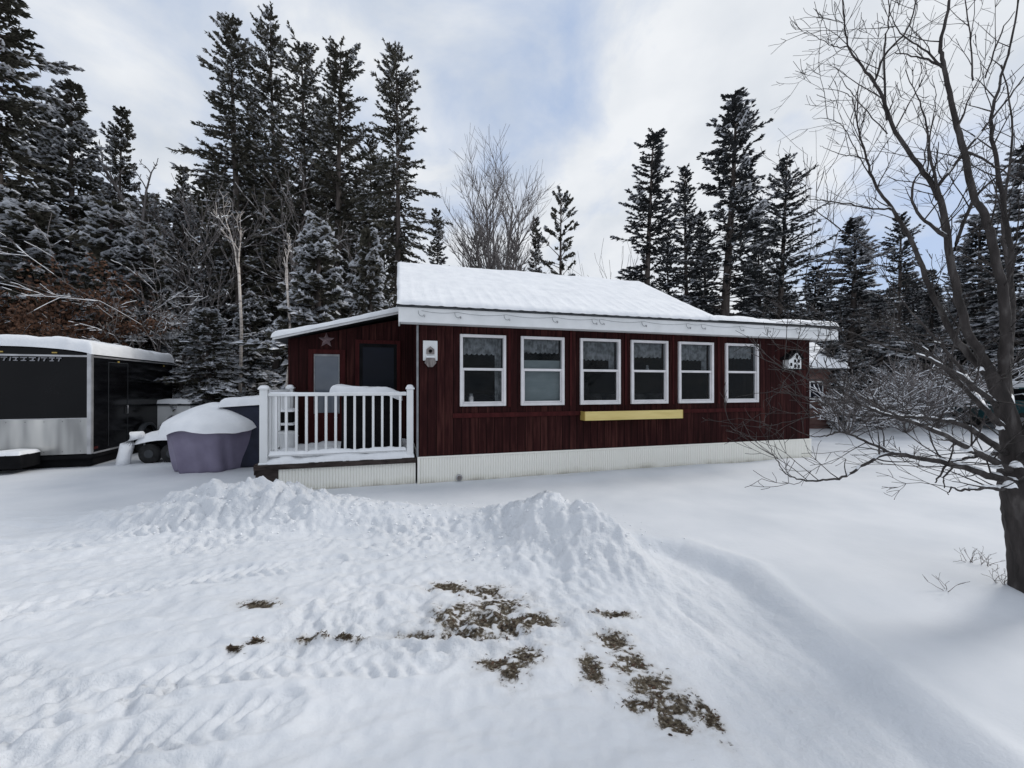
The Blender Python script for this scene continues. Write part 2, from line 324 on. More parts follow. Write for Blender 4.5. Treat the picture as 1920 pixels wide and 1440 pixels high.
def rough_(inside, y): return np.exp(-((inside - 0.62) / 0.28) ** 2) * sstep(5.0, 4.2, y)
def ground_h(x, y):
    x = np.asarray(x, float); y = np.asarray(y, float)
    far = np.hypot(x, y)
    h = 0.05 * (fbm(x * 0.35, y * 0.35, 3, 3) - 0.5) + 0.02 * (fbm(x * 1.3, y * 1.3, 8, 3) - 0.5)
    # ploughed yard lies lower than the field
    d, a, s = seg_dist(x, y, EDGE)
    wob = 0.10 * (fbm(a * 1.5, a * 0 + 2.2, 41, 3) - 0.5)
    inside = np.where(s > 0, d, -d) + wob            # >0 on the yard side (left of edge)
    yard = sstep(-0.02, 1.35, inside) * sstep(5.3, 4.7, y) * sstep(-7.0, -4.8, x)
    steep = sstep(0.0, 0.24, inside) * sstep(5.0, 4.4, y)
    lip = np.exp(-((inside + 0.09) / 0.10) ** 2) * sstep(4.8, 3.8, y)
    h = h - 0.11 * yard - 0.10 * steep * sstep(5.0, 4.4, y) * sstep(-7, -5, x) * sstep(.5, 1.6, x) + 0.035 * lip
    # the lower rough slope between yard floor and field
    rough = np.exp(-((inside - 0.65) / 0.65) ** 2) * sstep(5.2, 4.6, y)
    # pile in front of the windows
    def hill(cx, cy, sx, sy, H, rot=0.0):
        c, s_ = math.cos(rot), math.sin(rot)
        u = ((x - cx) * c + (y - cy) * s_) / sx; v = (-(x - cx) * s_ + (y - cy) * c) / sy
        return H * np.exp(-(u * u + v * v))
    RDG = [(0.12, 5.0), (0.34, 4.85), (0.72, 4.62), (1.02, 4.22), (1.20, 3.75), (1.30, 3.35)]
    rd_, ra_, rs_ = seg_dist(x, y, RDG)
    hr = np.interp(ra_, [0, .33, .8, 1.3, 1.8, 2.2], [.30, .56, .45, .31, .16, .03]) * (0.9 + .35 * (fbm(ra_ * 3, ra_ * 0 + 5, 39, 3) - .5))
    wd = np.where(rs_ < 0, .46, .22) + .12 * (fbm(x * 2.5, y * 2.5, 43, 3) - .5)
    pile = hr * np.exp(-(rd_ / wd) ** 1.7) + hill(0.45, 4.15, .55, .42, .07)
    bank = hill(-3.35, 5.4, 0.7, 0.42, 0.29) + hill(-2.5, 5.4, 0.6, 0.38, 0.15) + hill(-4.0, 5.25, 0.6, 0.45, 0.20) + hill(-1.75, 5.35, 0.5, 0.26, 0.08) + hill(-1.0, 5.4, 0.5, 0.18, 0.035) + hill(-4.6, 5.0, .7, .4, .10)
    lump = np.abs(fbm(x * 5.5, y * 5.5, 21, 4) - 0.5) * 2
    ch = fbm(x * 9, y * 9, 29, 4) - 0.5
    pm = np.clip(pile / 0.12, 0, 1); bm = np.clip(bank / 0.15, 0, 1)
    h = h + pile * (0.9 + 0.35 * (fbm(x * 2.5, y * 2.5, 31, 3) - 0.5)) + bank * (0.85 + 0.5 * lump)
    drag = fbm(x * 11, y * 3.2 + x * 2, 33, 4) - 0.5
    h = h + 0.035 * ch * np.clip(pm + bm, 0, 1) + 0.085 * drag * pm + 0.04 * (lump - 0.4) * bm + 0.035 * (fbm(x * 20, y * 20, 37, 3) - 0.5) * np.clip(pm + bm, 0, 1)
    rk = np.clip(pm + bm, 0, 1) * 0.9
    # streaky drag marks on the sloping plough edge
    st = fbm(x * 5.5 + y * 1.5, y * 1.3 - x * .4, 47, 3) - 0.5
    h = h + 0.075 * st * np.clip(rough, 0, 1) * sstep(0, .2, inside) + 0.022 * ch * np.clip(rough, 0, 1) * (1 - pm)
    rk = np.maximum(rk, np.clip(rough, 0, 1) * 0.75)
    # driven-over snow
    near = sstep(26, 9, far)
    left = sstep(1.6, 0.2, x - 0.0 * y) * sstep(5.4, 4.9, y)
    ridg = fbm(x * 2.0 + y * 1.2, y * 7.0 - x * 2.2, 51, 4) - 0.5
    h = h + 0.065 * ridg * left * near + 0.032 * (fbm(x * 12, y * 12, 57, 4) - 0.5) * left * near
    calm = 1 - .75 * np.exp(-(((x + .9) / .9) ** 2 + ((y - 3.95) / .6) ** 2)) - .75 * np.exp(-(((x + .2) / .8) ** 2 + ((y - 1.95) / .4) ** 2)); left = left * np.clip(calm, .1, 1)
    patch = sstep(0.50, 0.66, fbm(x * 0.9 + 4, y * 1.3, 61, 3))
    h = h + 0.10 * (fbm(x * 13 + y * 5, y * 10, 67, 4) - 0.5) * patch * left
    rk = np.maximum(rk, (0.28 + 0.45 * patch) * left)
    for pts, w in TRACKS:
        d, a, s = seg_dist(x, y, pts)
        band = sstep(w, w * 0.75, d)
        fade = sstep(0.35, 0.6, fbm(a * 0.9, a * 0 + w * 9, 71, 2) + 0.25)
        tread = np.sin((a + np.abs(s) * 0.8) * 2 * math.pi / 0.11) * (0.5 + fbm(x * 6, y * 6, 77, 2))
        h = h - 0.016 * band * fade + 0.016 * tread * band * fade * sstep(.30, .6, fbm(x * 3, y * 3, 79, 3)) + 0.03 * (fbm(x * 17, y * 17, 78, 3) - .5) * band * fade + 0.014 * np.exp(-((d - w) / 0.035) ** 2) * fade
        rk = np.maximum(rk, band * 0.4)
    # snow slid off the roof along the skirting, and drift round the tree
    ls_ = (x - A0X) * CU + (y - A0Y) * SU; ld_ = -(x - A0X) * SU + (y - A0Y) * CU
    h = h + 0.07 * np.exp(-((ld_ + .38 + .06 * np.sin(ls_ * 3)) / .22) ** 2) * sstep(1.2, 2.4, ls_) * sstep(9.5, 8.3, ls_)
    # rise behind, far right and far left woods floor
    h = h + 0.55 * sstep(17, 23, y) * sstep(2, 10, x) + 0.9 * sstep(13, 30, y) * sstep(0, -8, x)
    h = h + 0.05 * np.exp(-((x - 4.1) ** 2 + (y - 3.25) ** 2) / 0.30)
    # a blue hollow beside the apple tree
    h = h - 0.06 * np.exp(-(((x - 3.3) / 0.9) ** 2 + ((y - 3.0) / 0.25) ** 2))
    # ridge where driven snow meets the slab edge near the dirt
    d, a, s = seg_dist(x, y, [G(420, 1195), G(700, 1203), G(930, 1203), G(1040, 1175)])
    h = h + 0.022 * np.exp(-(d / 0.03) ** 2) - 0.010 * np.exp(-((d - 0.07) / 0.04) ** 2) * (s > 0)
    # dirt
    dm = np.zeros(np.shape(x))
    for px, py, sx, sy in DIRT:
        cx, cy = G(px, py)
        dm = np.maximum(dm, np.exp(-(((x - cx) / sx / 1.25) ** 2 + ((y - cy) / sy / 1.25) ** 2)))
    dm = np.sqrt(dm) * (.25 + .75 * sstep(0.36, 0.58, fbm(x * 17, y * 24, 83, 3) + 0.18 * dm))
    h = h - 0.012 * dm
    return h, np.clip(dm * 0.78, 0, 1), np.clip(rk, 0, 1)

def axis(lo, hi, step, a, b, g):
    v = list(np.arange(lo, hi + 1e-6, step)); s = step; p = hi
    while p < b: s *= g; p += s; v.append(p)
    s = step; p = lo
    while p > a: s *= g; p -= s; v.insert(0, p)
    return np.array(v)
xs = axis(-5.2, 4.2, 0.02, -450, 450, 1.06); ys = axis(1.1, 6.3, 0.018, -70, 700, 1.06)
XX, YY = np.meshgrid(xs, ys)
H, DM, RK = ground_h(XX, YY)
nx, ny = len(xs), len(ys)
V = np.stack([XX, YY, H], -1).reshape(-1, 3)
ii = (np.arange(ny - 1)[:, None] * nx + np.arange(nx - 1)[None]).reshape(-1)
Q = np.stack([ii, ii + 1, ii + nx + 1, ii + nx], -1)
me = np_mesh('snowy_ground', V, Q, True)
for nm, arr in (('dirt', DM), ('rough', RK)):
    at = me.attributes.new(nm, 'FLOAT', 'POINT'); at.data.foreach_set('value', arr.reshape(-1).astype(np.float32))
g = link_mesh('snowy_ground', me, M['ground']); tag(g, kind='structure')
def gz(x, y): return float(ground_h(np.array([x]), np.array([y]))[0][0])

# dead grass in the bare patches (nobody could count the blades)
rs = np.random.RandomState(5)
def blades(name, n, w0, w1, l0, l1, flat, mat, label, cat):
    vs = []; fs = []
    cnt = 0
    while cnt < n:
        px, py, sx, sy = DIRT[rs.randint(len(DIRT))]
        cx, cy = G(px, py)
        x = cx + rs.normal() * sx * 0.75; y = cy + rs.normal() * sy * 0.75
        if float(fbm(x * 17, y * 24, 83, 3)) < .40: continue
        cnt += 1
        z = 0; a = rs.rand() * 6.283; l = l0 + rs.rand() * (l1 - l0); w = w0 + rs.rand() * (w1 - w0)
        el = (0.05 + rs.rand() * 0.35) if flat else (0.05 + rs.rand() * 0.6)
        dx, dy = math.cos(a) * math.cos(el) * l, math.sin(a) * math.cos(el) * l
        vs.append((x, y, dx, dy, math.sin(el) * l, w, a))
    A = np.array(vs); zz = ground_h(A[:, 0], A[:, 1])[0] - 0.002
    px_, py_ = -np.sin(A[:, 6]) * A[:, 5], np.cos(A[:, 6]) * A[:, 5]
    b0 = np.stack([A[:, 0] - px_, A[:, 1] - py_, zz], -1); b1 = np.stack([A[:, 0] + px_, A[:, 1] + py_, zz + 0.002], -1)
    mid = np.stack([A[:, 0] + A[:, 2] * .6 + px_, A[:, 1] + A[:, 3] * .6 + py_, zz + A[:, 4] * 0.8], -1)
    tip = np.stack([A[:, 0] + A[:, 2], A[:, 1] + A[:, 3], zz + A[:, 4] * 0.75], -1)
    V = np.stack([b0, b1, mid, tip], 1).reshape(-1, 3); Q = np.arange(len(V)).reshape(-1, 4)
    o = link_mesh(name, np_mesh(name, V, Q), mat); tag(o, label, cat, kind='stuff'); return o
blades('dead_grass', 3200, 0.0010, 0.0024, 0.010, 0.032, False, M['dead_grass'], 'flattened dead grass showing through the thin snow', 'grass')
blades('leaf_litter', 700, 0.004, 0.010, 0.012, 0.03, True, M['dead_leaf'], 'dark scraps of dead leaves in the bare patches', 'leaf litter')

# ------------------------------------------------------------------ vegetation generators
def diamonds(Pb, D, Wd, L, W):
    """kite shaped leaves: base points, unit dirs, unit width dirs, lengths, widths"""
    a = Pb; m = Pb + D * (L * 0.45)[:, None]; t = Pb + D * L[:, None]
    w = Wd * (W * 0.5)[:, None]
    V = np.stack([a, m - w, t, m + w], 1).reshape(-1, 3)
    return V
def norm(a): return a / (np.linalg.norm(a, axis=-1, keepdims=True) + 1e-9)

def tubes_np(segs, n=5):
    """segs: list of (p0,p1,r0,r1) -> V,Q"""
    A = np.array([(*s[0], *s[1], s[2], s[3]) for s in segs], float)
    p0 = A[:, 0:3]; p1 = A[:, 3:6]; r0 = A[:, 6]; r1 = A[:, 7]
    d = norm(p1 - p0); ref = np.tile(np.array([[0.31, 0.17, 0.94]]), (len(A), 1))
    ref[np.abs((d * ref).sum(1)) > 0.97] = (1, 0, 0)
    a = norm(np.cross(d, ref)); b = np.cross(d, a)
    th = np.arange(n) * 2 * math.pi / n
    ring = a[:, None] * np.cos(th)[None, :, None] + b[:, None] * np.sin(th)[None, :, None]
    V = np.concatenate([p0[:, None] + ring * r0[:, None, None], p1[:, None] + ring * r1[:, None, None]], 1).reshape(-1, 3)
    base = (np.arange(len(A)) * 2 * n)[:, None]
    k = np.arange(n); k2 = (k + 1) % n
    Q = np.stack([base + k, base + k2, base + n + k2, base + n + k], -1).reshape(-1, 4)
    return V, Q

def conifer_mesh(seed, Ht, Rd, bare=0.1, whorl=0.34, nb=6, tw=16, taper=1.0, droop=0.25, gap=0.15, snow=0.25, width=0.12, clump=0.0, top_narrow=0.0, lift=0.25, snow_low=0.0, wr=0.5):
    r = np.random.RandomState(seed)
    segs = []; TB = []; TD = []; TL = []
    tr = max(0.10, Ht * 0.011)
    # slight sway of the trunk
    sway = lambda z: np.array([0.012 * Ht * math.sin(z / Ht * 3 + seed), 0.012 * Ht * math.cos(z / Ht * 2.3 + seed * 2), z])
    nseg = 14
    zs = np.linspace(0, Ht, nseg)
    trunk = [(sway(zs[i]), sway(zs[i + 1]), tr * (1 - zs[i] / Ht) ** 0.8 + 0.012, tr * (1 - zs[i + 1] / Ht) ** 0.8 + 0.012) for i in range(nseg - 1)]
    z = bare * Ht
    sect = r.rand(8) * 0.55 + 0.6
    while z < Ht * 0.985:
        t = (z - bare * Ht) / (Ht * (1 - bare))
        prof = (1 - t) ** (0.75 * taper) * (1 - top_narrow * math.sin(min(t, 1) * math.pi) * 0.4)
        prof *= min(1.0, 0.55 + t * 5)
        wave = 0.80 + 0.28 * math.sin(z * 1.3 + seed) * r.rand() + .12 * r.normal()
        for k in range(nb):
            if r.rand() < gap: continue
            az = r.rand() * 6.283
            L = Rd * prof * wave * (1 - wr + wr * 1.1 * r.rand()) * sect[int(az / 6.283 * 8) % 8] * 1.15 + 0.10
            el = (lift + 0.55 * t) - 0.30 * (1 - t) + r.normal() * 0.10
            n = 6
            s = np.linspace(0, 1, n)
            zc = L * (math.tan(el) * s - droop * (1.3 - t) * s * s * 1.5 + droop * 0.7 * s ** 3)
            curve = r.normal() * 0.12
            azs = az + curve * s
            base = sway(min(Ht * .99, z + r.rand() * whorl * 1.3))
            pts = np.stack([base[0] + np.cos(azs) * L * s, base[1] + np.sin(azs) * L * s, base[2] + zc], -1)
            br = 0.008 + 0.010 * L
            for i in range(n - 1):
                segs.append((pts[i], pts[i + 1], br * (1 - s[i]) + 0.004, br * (1 - s[i + 1]) + 0.004))
            m = max(6, int(tw * 2.7 * (0.35 + L / max(Rd, .1))))
            u = 0.12 + 0.9 * r.rand(m) ** 0.8; u = np.clip(u, 0, 1)
            if clump > 0: u = 1 - (1 - u) * (1 - clump)
            j = np.clip((u * (n - 1)).astype(int), 0, n - 2); fr = (u * (n - 1) - j)[:, None]
            b = pts[j] * (1 - fr) + pts[j + 1] * fr
            dirb = norm(pts[j + 1] - pts[j])
            sd = np.where(r.rand(m) < 0.5, 1, -1) * (0.35 + 0.8 * r.rand(m)) * (1.15 - 0.6 * u)
            side = np.stack([-dirb[:, 1], dirb[:, 0], np.zeros(m)], -1) * sd[:, None]
            dd = dirb + side + np.stack([r.normal(size=m) * 0.22, r.normal(size=m) * 0.22, r.normal(size=m) * 0.30 - 0.22 + clump * 0.6], -1)
            ll = (0.10 + 0.24 * r.rand(m) ** 1.3) * (0.55 + 0.55 * min(L, 2.2) / 2.2) * (1.2 - 0.5 * u)
            TB.append(b); TD.append(norm(dd)); TL.append(ll * (1 + 0.15 * L))
        z += whorl * (0.85 - 0.35 * t)
    TB = np.concatenate(TB); TD = np.concatenate(TD); TL = np.concatenate(TL); n = len(TB)
    rv = norm(r.normal(size=(n, 3)))
    w1 = norm(np.cross(TD, rv)); w2 = norm(np.cross(TD, w1))
    W = width * 0.46 * (0.5 + 0.9 * r.rand(n))
    V1 = diamonds(TB, TD, w1, TL, W); V2 = diamonds(TB + TD * (TL * 0.1)[:, None], TD, w2, TL * 0.85, W)
    # second, finer needle sprays along each twig
    D3 = norm(TD + 0.9 * w1 * np.sign(r.rand(n) - .5)[:, None] + r.normal(size=(n, 3)) * .2)
    V3 = diamonds(TB + TD * (TL * 0.35)[:, None], D3, norm(np.cross(D3, rv)), TL * 0.6, W * 0.7)
    Vn = np.concatenate([V1, V2, V3]); Qn = np.arange(len(Vn)).reshape(-1, 4)
    # snow on a share of the twigs, more where a noise says so
    prob = snow * (0.35 + 1.3 * vnoise(TB[:, 0] * 1.7 + TB[:, 2] * 2.1, TB[:, 1] * 1.7 - TB[:, 2], seed)) + snow_low * (1 - TB[:, 2] / Ht) ** 2
    rad_ = np.hypot(TB[:, 0], TB[:, 1]); prob = prob * (rad_ > 0.12 * Rd) * (0.55 + 0.9 * np.clip(rad_ / (Rd * (1.05 - TB[:, 2] / Ht) + .2), 0, 1))
    sel = r.rand(n) < prob
    sb = TB[sel]; sdir = TD[sel].copy(); sdir[:, 2] *= 0.6; sdir = norm(sdir); sl = TL[sel] * 1.15; sw = W[sel] * 2.0 + .025
    up = np.array([0, 0, 1.0]); wl = norm(np.cross(sdir, up))
    mid = sb + sdir * (sl * 0.5)[:, None]; rid = mid + up * (0.045 + 0.06 * r.rand(len(sb)))[:, None]
    tip = sb + sdir * sl[:, None] + up * 0.012; b0 = sb + up * 0.02
    lo = wl * (sw * 0.55)[:, None]
    Vs = np.stack([b0, mid - lo, tip, rid, b0, rid, tip, mid + lo], 1).reshape(-1, 3)
    Qs = np.arange(len(Vs)).reshape(-1, 4)
    tV, tQ = tubes_np(trunk, 9); bV, bQ = tubes_np(segs, 3)
    fm = np_mesh('foliage', np.concatenate([Vn, Vs]), np.concatenate([Qn, Qs + len(Vn)]))
    fm.materials.append(M['needles']); fm.materials.append(M['tree_snow'])
    idx = np.zeros(len(fm.polygons), np.int32); idx[len(Qn):] = 1; fm.polygons.foreach_set('material_index', idx)
    return (np_mesh('trunk', tV, tQ, True), np_mesh('branches', bV, bQ), fm, None, (Vn, Qn, Vs, Qs, tV, tQ))

MATSEL = {}
def place_conifer(var, name, loc, Htarget, wscale, rz, label, cat, group, needles=None):
    t, b, n, s, _ = var['m']
    o = empty(name, loc, rz, label, cat, group)
    k = Htarget / var['H']
    for nm, me, mt in (('trunk', t, M['bark']), ('branches', b, M['bark']), ('foliage', n, None)):
        if me is None: continue
        c = bpy.data.objects.new(nm, me); COL.objects.link(c); c.parent = o
        if len(me.materials) == 0: me.materials.append(mt)
        if nm == 'foliage' and needles:
            c.material_slots[0].link = 'OBJECT'; c.material_slots[0].material = M[needles]
        c.scale = (k * wscale, k * wscale, k)
    return o

VAR = {}
def mkvar(key, H, **kw): VAR[key] = {'H': H, 'm': conifer_mesh(Ht=H, **kw)}
mkvar('tallA', 17, seed=1, Rd=3.0, bare=0.30, nb=7, tw=18, taper=0.80, gap=0.14, snow=0.13, droop=0.24, lift=0.05, width=0.13)
mkvar('tallB', 17, seed=7, Rd=2.6, bare=0.26, nb=7, tw=18, taper=0.75, gap=0.16, snow=0.11, droop=0.30, lift=0.02, width=0.13)
mkvar('tallC', 17, seed=12, Rd=2.6, bare=0.20, nb=7, tw=18, taper=0.70, gap=0.12, snow=0.13, droop=0.25, lift=0.08, width=0.13)
mkvar('snowyA', 12, seed=21, Rd=2.9, bare=0.05, nb=8, tw=18, taper=1.15, gap=0.08, snow=0.62, droop=0.28, lift=0.0, width=0.14)
mkvar('snowyB', 12, seed=25, Rd=2.7, bare=0.08, nb=8, tw=18, taper=1.05, gap=0.12, snow=0.50, droop=0.35, lift=-0.05, width=0.14)
mkvar('small', 4.5, seed=31, Rd=1.25, bare=0.02, whorl=0.20, nb=7, tw=14, taper=1.0, gap=0.08, snow=0.62, droop=0.35, lift=-0.02, width=0.16)
mkvar('smallB', 4.5, seed=36, Rd=1.4, bare=0.02, whorl=0.20, nb=7, tw=14, taper=0.9, gap=0.08, snow=0.75, droop=0.4, lift=-0.1, width=0.17)
mkvar('pine', 9, seed=41, Rd=2.1, bare=0.10, whorl=0.42, nb=5, tw=20, taper=0.75, gap=0.30, snow=0.10, droop=0.05, lift=0.25, clump=0.35, width=0.15, wr=0.75)
mkvar('rightA', 15, seed=51, Rd=2.7, bare=0.06, nb=7, tw=18, taper=0.90, gap=0.14, snow=0.13, droop=0.18, lift=0.12, width=0.14, snow_low=0.16, clump=0.10, wr=0.65)
mkvar('rightB', 15, seed=55, Rd=3.0, bare=0.05, nb=7, tw=18, taper=0.90, gap=0.16, snow=0.12, droop=0.14, lift=0.16, width=0.14, snow_low=0.16, clump=0.12, wr=0.7)


# (variant, pixel of the stem, pixel of the tip, distance, width scale, kind name, label)
def tip_height(py, Y, z0): return EYE + (HY - py) / F * Y - z0
CON = [
 ('snowyA', 12, -90, 13.5, 1.15, 'spruce_tree', 'huge snow dusted spruce cut off by the left edge of the photo'),
 ('snowyB', 80, 200, 15.5, 1.15, 'spruce_tree', 'snow laden spruce filling the gap right of the huge one at the left edge'),
 ('snowyA', 146, 165, 15.5, 1.15, 'spruce_tree', 'pointed spruce with white layered boughs above the black trailer'),
 ('snowyB', 230, 205, 17.5, 0.72, 'spruce_tree', 'narrow dark topped spruce beside the dead snag'),
 ('snowyA', 338, 312, 19.0, 0.72, 'spruce_tree', 'slim lower spruce in the dip left of the tall clump'),
 ('tallA', 440, 42, 18.0, 1.05, 'spruce_tree', 'leftmost tall spruce of the clump left of the roof, with bare lower stem'),
 ('tallB', 512, 30, 19.5, 0.78, 'spruce_tree', 'tallest, thin topped spruce in the clump left of the roof'),
 ('tallC', 560, 85, 18.5, 1.0, 'spruce_tree', 'dark spruce in the middle of the clump, lower than its thin neighbour'),
 ('tallC', 640, 78, 18.0, 1.05, 'spruce_tree', 'broad dark spruce second from the right in the tall clump'),
 ('tallB', 737, 100, 17.0, 0.95, 'spruce_tree', 'rightmost tall spruce whose bare stem meets the left end of the snowy roof'),
 ('tallA', 480, 190, 22.0, 0.9, 'spruce_tree', 'shaded spruce hidden deep between the two left spruces of the clump'),
 ('tallA', 600, 180, 22.0, 1.0, 'spruce_tree', 'shaded spruce filling the middle of the tall clump from behind'),
 ('tallC', 690, 260, 22.0, 0.85, 'spruce_tree', 'shaded spruce behind the two rightmost tall spruces of the clump'),
 ('small', 603, 425, 12.0, 1.05, 'young_spruce', 'young spruce with heavy white boughs just above the lean-to roof'),
 ('smallB', 392, 590, 11.5, 1.25, 'young_spruce', 'low bushy spruce buried in snow behind the purple cover'),
 ('smallB', 340, 640, 13.0, 1.1, 'young_spruce', 'low snow heaped spruce right behind the far end of the black trailer'),
 ('small', 470, 560, 14.0, 1.1, 'young_spruce', 'snowy young spruce between the two pale birch stems'),
 ('small', 205, 390, 14.0, 1.1, 'young_spruce', 'snow covered young spruce standing above the middle of the trailer roof'),
 ('small', 275, 430, 14.5, 1.15, 'young_spruce', 'snow covered young spruce above the right end of the trailer roof'),
 ('smallB', 60, 400, 13.0, 1.15, 'young_spruce', 'snow covered young spruce behind the rusty leaved shrub'),
 ('snowyB', 400, 430, 20.0, 0.9, 'spruce_tree', 'dim spruce under the crown of the leftmost tall spruce'),
 ('small', 690, 440, 13.5, 0.8, 'young_spruce', 'thin snowy spruce touching the peak of the lean-to roof'),
 ('snowyB', 820, 395, 24.0, 0.75, 'spruce_tree', 'small snow flecked spruce just above the left part of the snowy roof'),
 ('pine', 896, 440, 24.0, 0.6, 'spruce_tree', 'short spruce at the left foot of the big bare tree'),
 ('pine', 965, 455, 25.0, 0.6, 'spruce_tree', 'short scruffy spruce at the right foot of the big bare tree'),
 ('snowyB', 1003, 410, 24.0, 0.6, 'spruce_tree', 'narrow dark spruce between the bare tree and the lopsided pine'),
 ('pine', 1055, 370, 22.0, 0.98, 'pine_tree', 'lopsided pine with open clumped boughs above the middle of the roof'),
 ('rightA', 1222, 245, 20.0, 1.27, 'spruce_tree', 'leftmost dark spruce of the group above the right half of the roof'),
 ('rightA', 1291, 312, 21.0, 1.04, 'spruce_tree', 'shorter thin spruce between the two tallest right hand spruces'),
 ('rightB', 1368, 178, 20.0, 1.43, 'spruce_tree', 'tallest spruce of the right hand group, with ragged double top'),
 ('rightB', 1468, 300, 20.5, 1.23, 'spruce_tree', 'airy grey spruce on the right of the tallest right hand spruce'),
 ('rightA', 1320, 400, 23.0, 1.1, 'spruce_tree', 'dark spruce behind, filling the foot of the right hand group'),
 ('rightB', 1255, 430, 23.0, 1.0, 'spruce_tree', 'dark spruce low behind the leftmost one of the right hand group'),
 ('snowyB', 1420, 420, 23.0, 1.0, 'spruce_tree', 'dark spruce low behind the airy grey one'),
 ('snowyA', 1592, 412, 21.0, 1.65, 'spruce_tree', 'cone shaped spruce above the far right corner of the house'),
 ('rightB', 1685, 400, 24.0, 1.2, 'spruce_tree', 'bluish dark spruce seen behind the left stems of the bare apple tree'),
 ('snowyA', 1850, 400, 19.0, 1.6, 'spruce_tree', 'brownish dark spruce behind the right hand stems of the bare apple tree'),
 ('snowyA', 1945, 270, 17.0, 1.5, 'spruce_tree', 'blue black spruce cut off by the right edge of the photo'),
 ('snowyB', 1750, 540, 22.0, 1.5, 'spruce_tree', 'low snow flecked spruce in the gap behind the apple tree fork'),
 ('snowyB', 1530, 500, 22.0, 1.4, 'spruce_tree', 'low dark spruce just right of the airy grey one above the eave'),
 ('small', 1560, 650, 15.5, 1.3, 'young_spruce', 'bushy snow dusted spruce against the right end of the house'),
 ('small', 1625, 690, 16.5, 1.4, 'young_spruce', 'bushy snow dusted spruce in front of the parked car'),
 ('snowyB', 1650, 545, 20.0, 1.3, 'spruce_tree', 'low broad spruce with snowy lower boughs beyond the bare shrubs'),
 ('snowyA', 1800, 520, 21.0, 1.2, 'spruce_tree', 'snow flecked spruce directly behind the main fork of the apple tree'),
 ('smallB', 1900, 560, 17.0, 1.2, 'young_spruce', 'snowy young spruce beyond the apple tree trunk'),
]
rng = random.Random(3)
for i, (v, px, py, Y, w, nm, lab) in enumerate(CON):
    p = P(px, HY, Y); z0 = gz(p.x, p.y) - 0.1
    grp = 'conifers at the wood edge' if nm == 'spruce_tree' else ('young snow laden spruces' if nm == 'young_spruce' else None)
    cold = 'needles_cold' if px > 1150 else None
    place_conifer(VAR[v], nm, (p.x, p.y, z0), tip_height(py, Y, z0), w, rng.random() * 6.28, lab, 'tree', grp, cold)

# far-off wood: one mass behind everything
def far_wood(name, spots, variants, mats, label):
    Vn = []; Qn = []; Vs = []; Qs = []; on = 0; os_ = 0
    for (x, y, z, H_, w, rz, v) in spots:
        a, b, c, d, tv, tq = VAR[v]['m'][4]; k = H_ / VAR[v]['H']; cs, sn = math.cos(rz), math.sin(rz)
        def tf(A):
            A = A * np.array([k * w, k * w, k]); return np.stack([A[:, 0] * cs - A[:, 1] * sn + x, A[:, 0] * sn + A[:, 1] * cs + y, A[:, 2] + z], -1)
        keep = np.random.RandomState(int(abs(x * 100)) + 1).rand(len(b)) < 0.2
        A = a.reshape(-1, 4, 3)[keep]; ctr = A.mean(1, keepdims=True); A = (ctr + (A - ctr) * 1.9).reshape(-1, 3)
        # widen kept leaves
        Vn.append(tf(A)); Qn.append(np.arange(len(A)).reshape(-1, 4) + on); on += len(A)
        Vn.append(tf(tv)); Qn.append(tq + on); on += len(tv)
        if len(c):
            Vs.append(tf(c)); Qs.append(d + os_); os_ += len(c)
    V = np.concatenate(Vn + Vs); nn = on
    Q = np.concatenate(Qn + [q + nn for q in Qs])
    me = np_mesh(name, V, Q); me.materials.append(mats[0]); me.materials.append(mats[1])
    idx = np.zeros(len(Q), np.int32); idx[sum(len(q) for q in Qn):] = 1
    me.polygons.foreach_set('material_index', idx)
    o = link_mesh(name, me, None); tag(o, label, 'wood', kind='stuff'); return o
sp = []
for i in range(34):
    px = -200 + i * 31 + rng.uniform(-14, 14); Y = rng.uniform(20, 27)
    top = 330 + 90 * rng.random() if px < 330 else (300 + 120 * rng.random() if px < 720 else 560)
    if px > 760: continue
    x = (px - 960) / F * Y; z0 = gz(x, Y)
    sp.append((x, Y, z0, tip_height(top, Y, z0), 1.15, rng.random() * 6.28, rng.choice(['snowyA', 'snowyB', 'snowyB'])))
far_wood('background_wood', sp, None, (M['needles'], M['tree_snow']), 'dim dense spruce wood behind the trailer and lean-to')
sp = []
for i in range(26):
    px = 760 + i * 24 + rng.uniform(-14, 14); Y = rng.uniform(26, 34)
    top = 545 + 40 * rng.random()
    x = (px - 960) / F * Y; z0 = gz(x, Y); 
    sp.append((x, Y, z0, tip_height(top, Y, z0), 1.3, rng.random() * 6.28, rng.choice(['snowyA', 'rightA'])))
for i in range(44):
    px = 1400 + i * 20 + rng.uniform(-14, 14); Y = rng.uniform(24, 36)
    top = 490 + 90 * rng.random()
    x = (px - 960) / F * Y; z0 = gz(x, Y)
    sp.append((x, Y, z0, tip_height(top, Y, z0), 1.3, rng.random() * 6.28, rng.choice(['snowyA', 'snowyB', 'rightA'])))
far_wood('distant_wood', sp, None, (M['needles_cold'], M['tree_snow']), 'distant mixed spruce wood behind the house and yard on the right')

